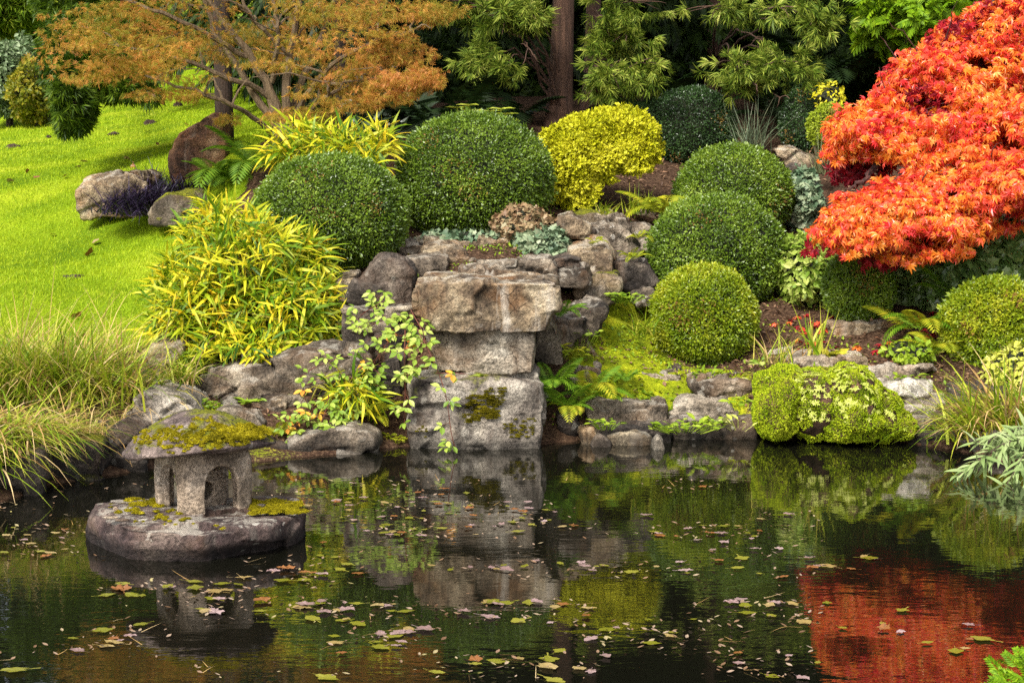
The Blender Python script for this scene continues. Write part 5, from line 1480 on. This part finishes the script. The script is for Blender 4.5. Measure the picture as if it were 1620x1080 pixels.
# ---- the two conifer trunks with yellow green hanging boughs
def conifer_tall(label, px, D, w, lean, boughs, h=9.0, hi=None):
    b = G(px, D)
    t = thing('conifer', label, 'tree', b, 'conifers with hanging boughs')
    gb = Geo()
    r = M(w / 2, D)
    top = b + np.array([lean, 0, h])
    q = spline([b + np.array([-.02, 0, -.05]), b + np.array([lean * .1, 0, h * .12]), b + (top - b) * .5, top], 20)
    tube(gb, q, np.linspace(r * 1.12, r * .25, 20) + r * .25 * np.exp(-np.arange(20) * 1.6), 12)
    gl = Geo()
    for (x, y, d, rx, rz, ry, n, s) in boughs:
        c = P(x, y, d)
        zb = c[2] + .45
        i = int(np.clip((zb - b[2]) / h * 19, 0, 19))
        branch(gb, [q[i], (q[i] + c) / 2 + np.array([0, 0, .22]), c + np.array([0, 0, M(rz, d) * .4])], .013, .004, 10, 5, .02)
        R = np.array([M(rx, d) * 1.18, ry, M(rz, d) * 1.12])
        leafy(gl, c, R, int(n * 3.6), T_TUFT, s * .54, .5, rng.uniform(0, 80), .7, .5, .6, .8, -.85, 0, .4, .12, front=False, gaps=(4.0, 6.5, .05))
        for _ in range(5):
            e = c + rand_dir(1)[0] * R * .8; branch(gb, [c + np.array([0, 0, R[2] * .4]), (c + e) / 2 + np.array([0, 0, .03]), e], .006, .002, 6, 4, .004)
    # high boughs above the picture, seen mirrored in the pond
    m = 520
    zz = rng.uniform(.3, 1, m); a = rng.uniform(0, 2 * np.pi, m)
    rad = (1.05 - zz) * 2.0 + .25
    p = b + np.stack([np.cos(a) * rad * rng.uniform(.4, 1, m) + lean * zz, np.sin(a) * rad * rng.uniform(.4, 1, m), zz * h], 1)
    X = np.stack([np.cos(a), np.sin(a), -.4 + 0 * a], 1) + rand_dir(m) * .3
    inst(gl, T_SPRAY, p, X, np.array([[0, 0, 1.]]) + rand_dir(m) * .3, rng.uniform(.4, .8, m), 1)
    part('trunk', gb, M_CBARK, t, True)
    part('crown', gl, [M_CRY, M_DARKN], t)
conifer_tall('conifer with the thick red brown trunk behind the golden shrub', 888, 14.5, 40, .18,
    [(800,40,14.0,40,26,.3,46,.2),(760,18,14.1,60,20,.35,44,.2),(838,24,14.0,22,24,.25,26,.18),(770,92,14.0,34,22,.25,30,.18),(836,88,13.9,20,26,.25,24,.17),(800,112,13.9,24,16,.25,18,.16),(710,8,14.2,46,16,.3,30,.2)])
conifer_tall('slimmer conifer whose boughs hang in front of its trunk', 938, 15.3, 27, .05,
    [(965,118,13.6,34,34,.3,44,.17),(1010,112,13.7,34,30,.3,40,.17),(945,150,13.6,24,12,.2,18,.15),(990,64,13.9,50,24,.35,44,.18),(955,40,13.9,24,34,.25,26,.17),(1000,10,14.0,60,18,.4,40,.18)])
conifer_tall('conifer with feathery yellow green boughs above the dark box dome', 1130, 16.5, 24, .1,
    [(1140,18,13.8,66,20,.35,56,.18),(1235,20,13.7,50,20,.35,46,.18),(1290,40,13.7,30,18,.3,26,.18),(1160,108,13.6,40,22,.3,40,.16),(1240,108,13.6,46,28,.3,52,.16),(1190,140,13.5,30,18,.25,28,.15),(1235,160,13.5,18,12,.2,14,.13),(1205,66,13.9,30,10,.3,16,.16)])

# ---- dark stump and slim trunks under the maple
for lab, x, D, w, h in [('dark conifer trunk standing beside the red standing stone', 356, 13.4, 30, 6.5), ('dark slim trunk in the shade behind the bamboo', 541, 14.2, 22, 6.0), ('dim reddish trunk behind the blue green rhododendron', 592, 15.0, 22, 6.0)]:
    b = G(x, D); gb = Geo(); gl = Geo()
    t = thing('shaded_conifer', lab, 'tree', b, 'dark trunks under the maple')
    r = M(w / 2, D)
    q = spline([b - np.array([0, 0, .05]), b + np.array([-.02, 0, h * .4]), b + np.array([.05, 0, h])], 14)
    tube(gb, q, np.linspace(r, r * .4, 14), 10)
    m = 2600
    zz = rng.uniform(.36, 1, m); a = rng.uniform(0, 2 * np.pi, m); rad = (1.15 - zz) * 2.0
    k = rng.uniform(.25, 1, m)
    p = b + np.stack([np.cos(a) * rad * k, np.sin(a) * rad * k, zz * h], 1)
    inst(gl, T_SPRAY, p, np.stack([np.cos(a), np.sin(a), -.45 + 0 * a], 1) + rand_dir(m) * .3, np.array([[0, 0, 1.]]) + rand_dir(m) * .3, rng.uniform(.13, .28, m), 0)
    part('trunk', gb, bark_mat('dark_bark', lin(34, 26, 20), lin(70, 52, 40), 9), t, True)
    part('crown', gl, M_DARKN, t)

# ---- yew bough hanging over the lawn from its own tree
b = G(112, 27.0)
t = thing('yew', 'dark yew with a bough hanging low over the lawn', 'tree', b)
gb, gl = Geo(), Geo()
q = branch(gb, [b, b + np.array([.1, 0, 1.0]), b + np.array([.0, 0, 2.6]), b + np.array([.1, 0, 5])], .16, .05, 14, 9)
for path in [[P(120,20,26),P(140,70,18),P(125,130,14.2),P(118,190,14)],[P(130,10,26),P(200,100,17),P(235,142,14.2),P(240,160,14.1)],[P(120,20,26),P(165,80,18),P(150,140,14.2)]]:
    branch(gb, path, .03, .008, 12, 6, .02)
part('trunk', gb, M_CBARK, t)
for (x, y, d, rx, rz, ry, n) in [(118,160,14.0,26,46,.3,200),(140,110,14.3,46,46,.4,340),(100,100,14.4,30,40,.3,200),(180,100,14.6,60,36,.4,300),(130,60,15,60,36,.5,300),(200,140,14.2,40,16,.25,110),(240,150,14.1,10,14,.1,20),(225,60,15.5,60,40,.5,260),(150,10,16,90,50,.6,420),(120,-80,16.5,120,60,.8,500),(112,195,13.95,14,16,.15,36)]:
    c = P(x, y, d); R = np.array([M(rx, d), ry, M(rz, d)])
    leafy(gl, c, R, int(n * 2.6), T_TUFTS, .085, .3, rng.uniform(0, 80), .6, .7, .6, .5, -.9, 0, .4, .08, front=False)
part('crown', gl, M_YEW, t)

# ---- leafy trees and shrubs at the top of the lawn
def bush(name, label, cat, px, py, D, rx, rz, ry, n, tpl, size, mat, droop=.3, lump=.3, group=None, trunk=True):
    c = P(px, py, D); R = np.array([M(rx, D), ry, M(rz, D)])
    b = np.array([c[0], c[1], float(terr([c[0]], [c[1]])[0])])
    t = thing(name, label, cat, b, group)
    geo = Geo(); s = rng.uniform(0, 60)
    core(geo, c, R, .72, 1, lump, s)
    leafy(geo, c, R, n, tpl, size, lump, s, .5, droop, .7, .35, -.95, 0, .7, .08)
    part('crown', geo, [mat, M_IN], t)
    g2 = Geo()
    stems(g2, b - np.array([0, 0, .05]), [c + np.array([rng.normal() * .3 * R[0], rng.normal() * .3 * R[1], R[2] * .3]) for k in range(4)], max(.006, R[0] * .05), .01, 0)
    part('trunk', g2, M_BARK, t)
FT = 'trees and shrubs beyond the lawn'
bush('variegated_shrub', 'pale grey green variegated shrub at the lawn top edge', 'shrub', 12, 120, 24, 44, 62, .8, 6500, T_OVAL, .065, M_PALEV, group=FT)
bush('autumn_shrub', 'low yellow leaved shrub at the lawn top edge', 'shrub', 52, 150, 23.5, 30, 44, .6, 3600, T_OVAL, .055, M_AUTY, group=FT)
bush('evergreen_tree', 'dull green conifer at the top corner behind the variegated shrub', 'tree', 20, 20, 27, 80, 70, 1.2, 3600, T_TUFTS, .2, M_MIDG, .6, group=FT)
bush('leafy_tree', 'mid green tree behind the orange maple and lawn', 'tree', 300, 56, 29, 150, 76, 1.6, 6500, T_OVAL, .12, M_MIDG, group=FT)
bush('leafy_tree', 'yellowish green tree behind the yew at the lawn top', 'tree', 130, 50, 29.5, 110, 84, 1.4, 6500, T_OVAL, .11, lf('olive_leaf', (60, 80, 16), (100, 118, 24), (150, 150, 44), trans=.35), group=FT)
bush('leafy_tree', 'dark green tree beyond the lawn behind the maple stems', 'tree', 500, 80, 22, 100, 64, 1.2, 3400, T_OVAL, .10, M_DARKN, group=FT)
bush('rhododendron', 'blue green broad leaved rhododendron behind the bamboo', 'shrub', 610, 178, 13.6, 50, 36, .4, 420, T_LONGOVAL, .15, M_RHOD)
bush('rhododendron', 'grey green low rhododendron behind the box ball', 'shrub', 600, 235, 12.6, 40, 40, .35, 380, T_LONGOVAL, .12, M_RHOD)
for lab, x, y, D in [('yellow green rhododendron sprig above the largest box ball', 733, 172, 12.0), ('yellow sprig peeping over the crown of the largest box ball', 785, 178, 11.6)]:
    b = P(x, y + 34, D); geo = Geo()
    for (dx, dy) in ((-10, 0), (8, -4), (16, 4)):
        e = P(x + dx, y + dy, D)
        tube(geo, spline([b, (b + e) / 2, e], 6), .004, 4, 0)
        k = 9; a = np.arange(k) * 2 * np.pi / k + rng.random()
        inst(geo, T_LONGOVAL, np.repeat(e[None], k, 0), np.stack([np.cos(a), np.sin(a), .35 + 0 * a], 1), np.array([[0, -.2, 1.]]), rng.uniform(.06, .09, k), 0)
    solo('rhododendron_sprig', lab, 'shrub', geo, M_RHODY, b)
bush('cypress', 'fresh green cypress above the red maple', 'tree', 1440, 22, 15, 70, 34, .7, 900, T_THUJA, .17, M_CHAM)
bush('cypress', 'bright green cypress at the top of the frame beside the maple crown', 'tree', 1530, -6, 15.5, 66, 40, .7, 800, T_THUJA, .17, M_CHAM)
bush('yellow_flowered_shrub', 'shrub with small yellow tips above the light box bush', 'shrub', 1312, 152, 13.2, 24, 20, .2, 340, T_OVAL, .028, lf('yellow_tips', (180, 170, 20), (214, 204, 40), (120, 140, 30), trans=.3))

# ---- the dark evergreen wood behind
def fir_mesh(seed, h=7.0, r=1.5, n=1500):
    global rng
    keep = rng; rng = np.random.default_rng(seed)
    gl, gb = Geo(), Geo()
    zz = rng.random(n) ** 1.25; a = rng.uniform(0, 2 * np.pi, n)
    k = 1 - .65 * rng.random(n) ** 1.7
    lay = 1 + .16 * np.sin(zz * 34 + 2 * np.sin(a * 2))
    rad = r * (1.02 - zz) ** .8 * k * lay
    p = np.stack([np.cos(a) * rad, np.sin(a) * rad, zz * h + .05], 1)
    X = np.stack([np.cos(a), np.sin(a), -.45 + 0 * a], 1) + rand_dir(n) * .35
    inst(gl, T_SPRAY, p, X, np.array([[0, 0, 1.]]) + rand_dir(n) * .4, rng.uniform(.14, .32, n), 0)
    tube(gb, spline([[0, 0, -.1], [.03, 0, h * .5], [0, 0, h * .97]], 12), np.linspace(.13, .02, 12), 8)
    rng = keep
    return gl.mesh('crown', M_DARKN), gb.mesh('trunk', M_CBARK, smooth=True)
firs = [fir_mesh(s, *a) for s, a in ((3, (7.0, 1.6, 6500)), (4, (8.0, 1.5, 6500)), (5, (6.0, 1.9, 6500)))]
rows = []
for j, (D, px0, px1, step) in enumerate([(18.5, 790, 1760, 145), (20.6, 680, 1900, 150), (23.5, 600, 2100, 160), (37, -500, 700, 120)]):
    for i, x in enumerate(np.arange(px0, px1, step)):
        rows.append((x + rng.uniform(-30, 30), D + rng.uniform(-.6, .6), (i + j) % 3))
_spots = ['in the gap between the orange maple and the thick trunk', 'straight behind the thick conifer trunk', 'behind the feathery boughs', 'above the dark box dome', 'behind the red maple']
for i, (x, D, k) in enumerate(rows):
    b = G(x, D)
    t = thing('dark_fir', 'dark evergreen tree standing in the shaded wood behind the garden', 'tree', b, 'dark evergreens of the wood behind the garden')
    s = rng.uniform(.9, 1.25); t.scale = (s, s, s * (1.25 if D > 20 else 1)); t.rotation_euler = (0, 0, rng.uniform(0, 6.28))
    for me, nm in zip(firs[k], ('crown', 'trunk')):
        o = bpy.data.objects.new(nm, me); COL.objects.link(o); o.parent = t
# dark undergrowth between the trunks
for i, (x, y, D, rx, rz) in enumerate([(680,140,16.5,110,70),(800,150,16.8,100,66),(760,60,17.2,90,60),(1000,130,17,90,60),(1080,80,17.2,100,60),(1330,100,16.6,110,66),(1230,80,17.4,100,60),(1450,100,16,110,70),(570,150,17,80,60)]):
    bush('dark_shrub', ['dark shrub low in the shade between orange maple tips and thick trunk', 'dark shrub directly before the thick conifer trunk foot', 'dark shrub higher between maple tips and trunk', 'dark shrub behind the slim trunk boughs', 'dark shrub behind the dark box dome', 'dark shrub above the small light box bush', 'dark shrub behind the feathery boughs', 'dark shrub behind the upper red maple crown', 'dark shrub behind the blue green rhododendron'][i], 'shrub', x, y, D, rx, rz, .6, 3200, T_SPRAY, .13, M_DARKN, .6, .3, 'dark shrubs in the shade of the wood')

# ---- small conifer at the near shore
b = np.array([1.35, 4.32, .1]); b = G(1690, 4.75); b[2] = .03
t = thing('juniper', 'green juniper tip poking into the corner from the near shore', 'shrub', b)
geo = Geo()
c = P(1668, 1085, 4.85)
leafy(geo, c, np.array([.13, .16, .05]), 160, T_THUJA, .055, .2, 3, .8, 0, .5, .4, -.9, 0, .4, .05, front=False)
part('foliage', geo, M_CHAM, t)
g2 = Geo(); tube(g2, [b, (b + c) / 2, c], .01, 5); part('stem', g2, M_BARK, t)

# ================================================================== SMALL THINGS: MOLEHILLS, FLOATING LEAVES, GRASS
M_MOLE = bark_mat('molehill_soil', lin(38, 26, 20), lin(84, 62, 48), 24)
for lab, x, y, w, h in [('dark molehill beside the standing stone top on the lawn', 238, 197, 20, 7), ('low molehill lower on the slope than its neighbour at the standing stone', 180, 213, 18, 4), ('molehill under the hanging yew bough', 107, 208, 14, 4),
                        ('molehill nearest the frame edge on the upper lawn', 22, 234, 22, 6), ('tiny molehill on the open upper lawn', 77, 217, 9, 3), ('small molehill just below the maple leaves', 282, 168, 14, 6), ('flat bare soil patch on the lower lawn', 117, 438, 34, 4)]:
    lo, hi = 8.0, 40.0
    for _ in range(40):
        D = (lo + hi) / 2; q = P(x, y, D)
        if q[2] > float(terr([q[0]], [q[1]])[0]): lo = D
        else: hi = D
    q[2] = float(terr([q[0]], [q[1]])[0])
    geo = Geo(); r = M(w / 2, D)
    dome(geo, q, np.array([r, r * 1.1, M(h, D)]), 0, .3, x, 12, -.2)
    solo('molehill', lab, 'molehill', geo, M_MOLE, q, 'molehills on the lawn', smooth=True)

# leaves afloat on the pond
LK = [('pale yellow green fallen leaf floating on the dark pond', lf('floating_leaf_green', (70, 74, 16), (116, 116, 30), (176, 166, 80), trans=.1, spec=.6, rough=.3)),
      ('greyish pink upturned leaf floating on the dark pond', lf('floating_leaf_pink', (96, 72, 68), (140, 114, 110), (190, 168, 168), trans=.1, spec=.6, rough=.3)),
      ('brown dead leaf floating on the dark pond', lf('floating_leaf_brown', (84, 50, 26), (126, 80, 40), (150, 106, 66), trans=.1, spec=.5, rough=.35)),
      ('tan faded leaf floating on the dark pond', lf('floating_leaf_tan', (110, 90, 50), (150, 128, 78), (188, 170, 130), trans=.1, spec=.6, rough=.3))]
LT = [[t_lobed(40 * k + s, 5 if s % 2 else 4, cup) for s in range(5)] for k, cup in enumerate((.06, .25, .3, .15))]
LM = [[Geo().add(*t).mesh('leaf', LK[k][1]) for t in LT[k]] for k in range(4)]
# where the photograph shows them: x0, x1, y0, y1, how many, size range (m)
zones = [(480,1250,770,850,70,.03,.07),(500,1240,840,960,62,.03,.08),(0,520,900,1075,44,.04,.10),(480,900,930,1078,34,.04,.10),(860,1300,940,1075,26,.03,.08),(1230,1420,880,960,12,.04,.09),(1280,1560,960,1075,10,.04,.08),
         (0,140,830,900,14,.03,.07),(380,560,760,830,22,.03,.06),(1000,1260,800,850,14,.03,.07)]
lv = []
for (x0, x1, y0, y1, n, s0, s1) in zones:
    k = 0
    while k < n:
        w_ = W(rng.uniform(x0, x1), rng.uniform(y0, y1))
        if (w_[0] - LB[0]) ** 2 / .44 ** 2 + (w_[1] - 6.93) ** 2 / .36 ** 2 < 1: continue
        if vnoise(np.array([[w_[0] * 2.6, w_[1] * 3.4, 0]]), 4)[0] < rng.uniform(-.1, .35): continue
        lv.append((w_, rng.uniform(s0, s1))); k += 1
lv = lv[:292] + [(W(1022, 816), .075), (W(25, 1062), .11), (W(515, 1072), .10), (W(1555, 1012), .11), (W(1410, 1050), .0)][:4]
for i, (w_, s) in enumerate(lv):
    k = int(rng.choice(4, p=[.34, .30, .16, .20]))
    if i >= len(lv) - 4: k = (1, 0, 0, 0)[i - len(lv) + 4]
    o = bpy.data.objects.new('floating_leaf', LM[k][rng.integers(5)]); COL.objects.link(o)
    o.location = (w_[0], w_[1], .003 + .0015 * (i % 3))
    fl = math.pi if (k == 1 and rng.random() < .3) else 0
    o.rotation_euler = (rng.normal() * .035, rng.normal() * .035, rng.uniform(0, 6.28))
    s *= .74; o.scale = (s, s * rng.uniform(.7, 1), s * rng.uniform(.3, 1.0))
    tag(o, LK[k][0], 'leaf', LK[k][0].replace(' floating on', 's floating on').replace('leafs', 'leaves'))
# specks, bud scales and stalks between them
geo = Geo()
n = 3000
pp = np.array([W(x, y) for x, y in zip(rng.uniform(0, 1300, n), 760 + 315 * rng.random(n) ** 1.2)])
kp = (vnoise(pp * np.array([2.6, 3.4, 0]), 4) > rng.uniform(-.3, .5, n)) & (((pp[:, 0] - LB[0]) / .44) ** 2 + ((pp[:, 1] - 6.93) / .34) ** 2 > 1)
pp = pp[kp] + np.array([0, 0, .004]); n = len(pp)
a = rng.uniform(0, 6.28, n)
inst(geo, t_oval(.5, -.2), pp, np.stack([np.cos(a), np.sin(a), .05 + 0 * a], 1), np.array([[0, 0, 1.]]) + rand_dir(n) * .3, rng.uniform(.008, .024, n), 0)
m = 60
j = rng.integers(n, size=m)
blades(geo, pp[j], rng.uniform(0, 6.28, m), rng.uniform(.03, .09, m), rng.uniform(1.35, 1.5, m), rng.normal(0, .15, m), .0025, 3, 1)
solo('leaf_litter', 'specks, stalks and bud scales drifting between the floating leaves', 'litter', geo, [lf('litter_specks', (70, 46, 28), (120, 92, 66), (150, 130, 112), (150, 146, 70), trans=.1), M_STRAW], (0, 6, 0), kind='stuff')

# fallen red maple leaves on the soil under the tree
red = [Geo().add(*T_MAPLE).mesh('leaf', m_) for m_ in (M_RED, M_REDD)]
for i in range(70):
    x = rng.choice([rng.normal(1290, 26), rng.uniform(1240, 1420), rng.normal(1460, 40)])
    D = rng.uniform(9.7, 10.3)
    q = G(x, D)
    o = bpy.data.objects.new('fallen_leaf', red[int(rng.random() < .5)]); COL.objects.link(o)
    o.location = q + np.array([0, 0, .014]); o.rotation_euler = (rng.normal() * .35, rng.normal() * .35, rng.uniform(0, 6.28))
    s = rng.uniform(.03, .05); o.scale = (s, s, s)
    tag(o, 'crimson maple leaf lying on the soil under the red maple', 'leaf', 'crimson leaves fallen under the red maple')

# turf: short blades over the visible lawn
M_TURF = lf('lawn_blade', (98, 132, 16), (140, 168, 24), (180, 196, 38), (206, 204, 80), trans=.4, spec=.15, nscale=.9, nmix=.55)
def sow(n, x0, x1, y0, y1, mask, thr=.5):
    y = 1 / rng.uniform(1 / y1, 1 / y0, n); x = rng.uniform(x0, x1, n) * y
    ok = (mask(x, y) > thr + rng.uniform(-.25, .25, n)) & (pond_sd(x, y) > .12)
    x, y = x[ok], y[ok]
    return np.stack([x, y, terr(x, y)], 1)
geo = Geo()
p = sow(360000, -.46, -.08, 8.3, 34, lawn_mask)
k = len(p); f = np.clip(p[:, 1] / 11, .8, 2.2)
blades(geo, p - np.array([0, 0, .004]), rng.uniform(0, 6.28, k), rng.uniform(.014, .032, k) * f ** .5, rng.uniform(.1, .9, k), rng.uniform(0, .8, k), .0036 * f, 2, 0)
solo('lawn_grass', 'short bright yellow green mown grass of the sloping lawn', 'grass', geo, M_TURF, (-2.5, 12, .8), kind='stuff')
geo = Geo()
p = sow(30000, -.22, .30, 8.7, 11.5, moss_mask, .42)
k = len(p)
inst(geo, T_BOX, p + np.array([0, 0, .003]), rand_dir(k) + np.array([0, 0, .5]), rand_dir(k) + np.array([0, 0, .8]), rng.uniform(.008, .02, k), 0)
p = sow(26000, -.22, .30, 8.7, 11.6, lambda x, y: .5 + .5 * vnoise(np.stack([x * 5, y * 5, 0 * x], 1), 31) - lawn_mask(x, y), .62)
k = len(p)
inst(geo, T_OVAL, p + np.array([0, 0, .006]), rand_dir(k) + np.array([0, 0, .15]), rand_dir(k) * .4 + np.array([0, -.2, 1.]), rng.uniform(.010, .026, k), 1)
solo('moss_and_weeds', 'low yellow green moss and tiny weeds on the planted bank', 'moss', geo, [M_MOSSG, M_HERB], (.6, 9.8, .3), kind='stuff')
# brown leaf litter and bark chips on the bare soil
geo = Geo()
p = sow(26000, -.22, .30, 8.7, 15, lambda x, y: 1 - lawn_mask(x, y) - .6 * moss_mask(x, y), .4)
k = len(p)
inst(geo, T_BOX, p + np.array([0, 0, .004]), rand_dir(k) * np.array([1, 1, .25]), rand_dir(k) * .4 + np.array([0, 0, 1.]), rng.uniform(.012, .04, k), 0)
solo('soil_litter', 'brown bark chips and dead leaves scattered on the soil', 'litter', geo, lf('bark_chip', (60, 42, 32), (96, 72, 54), (140, 110, 84), (120, 60, 40), trans=.05), (.6, 10.5, .5), kind='stuff')

# a few leaves blown onto the lawn
lawn_leaf = [Geo().add(*t_lobed(300 + k, 4, .2)).mesh('leaf', LK[3 if k % 2 else 2][1]) for k in range(3)]
pl = sow(400, -.32, -.13, 9.5, 20, lawn_mask, .8)[:46]
for i, q in enumerate(pl):
    o = bpy.data.objects.new('lawn_leaf', lawn_leaf[i % 3]); COL.objects.link(o)
    o.location = q + np.array([0, 0, .022]); o.rotation_euler = (rng.normal() * .4, rng.normal() * .4, rng.uniform(0, 6.28))
    s_ = rng.uniform(.04, .08); o.scale = (s_, s_, s_)
    tag(o, 'faded autumn leaf blown onto the mown lawn', 'leaf', 'autumn leaves lying on the lawn')
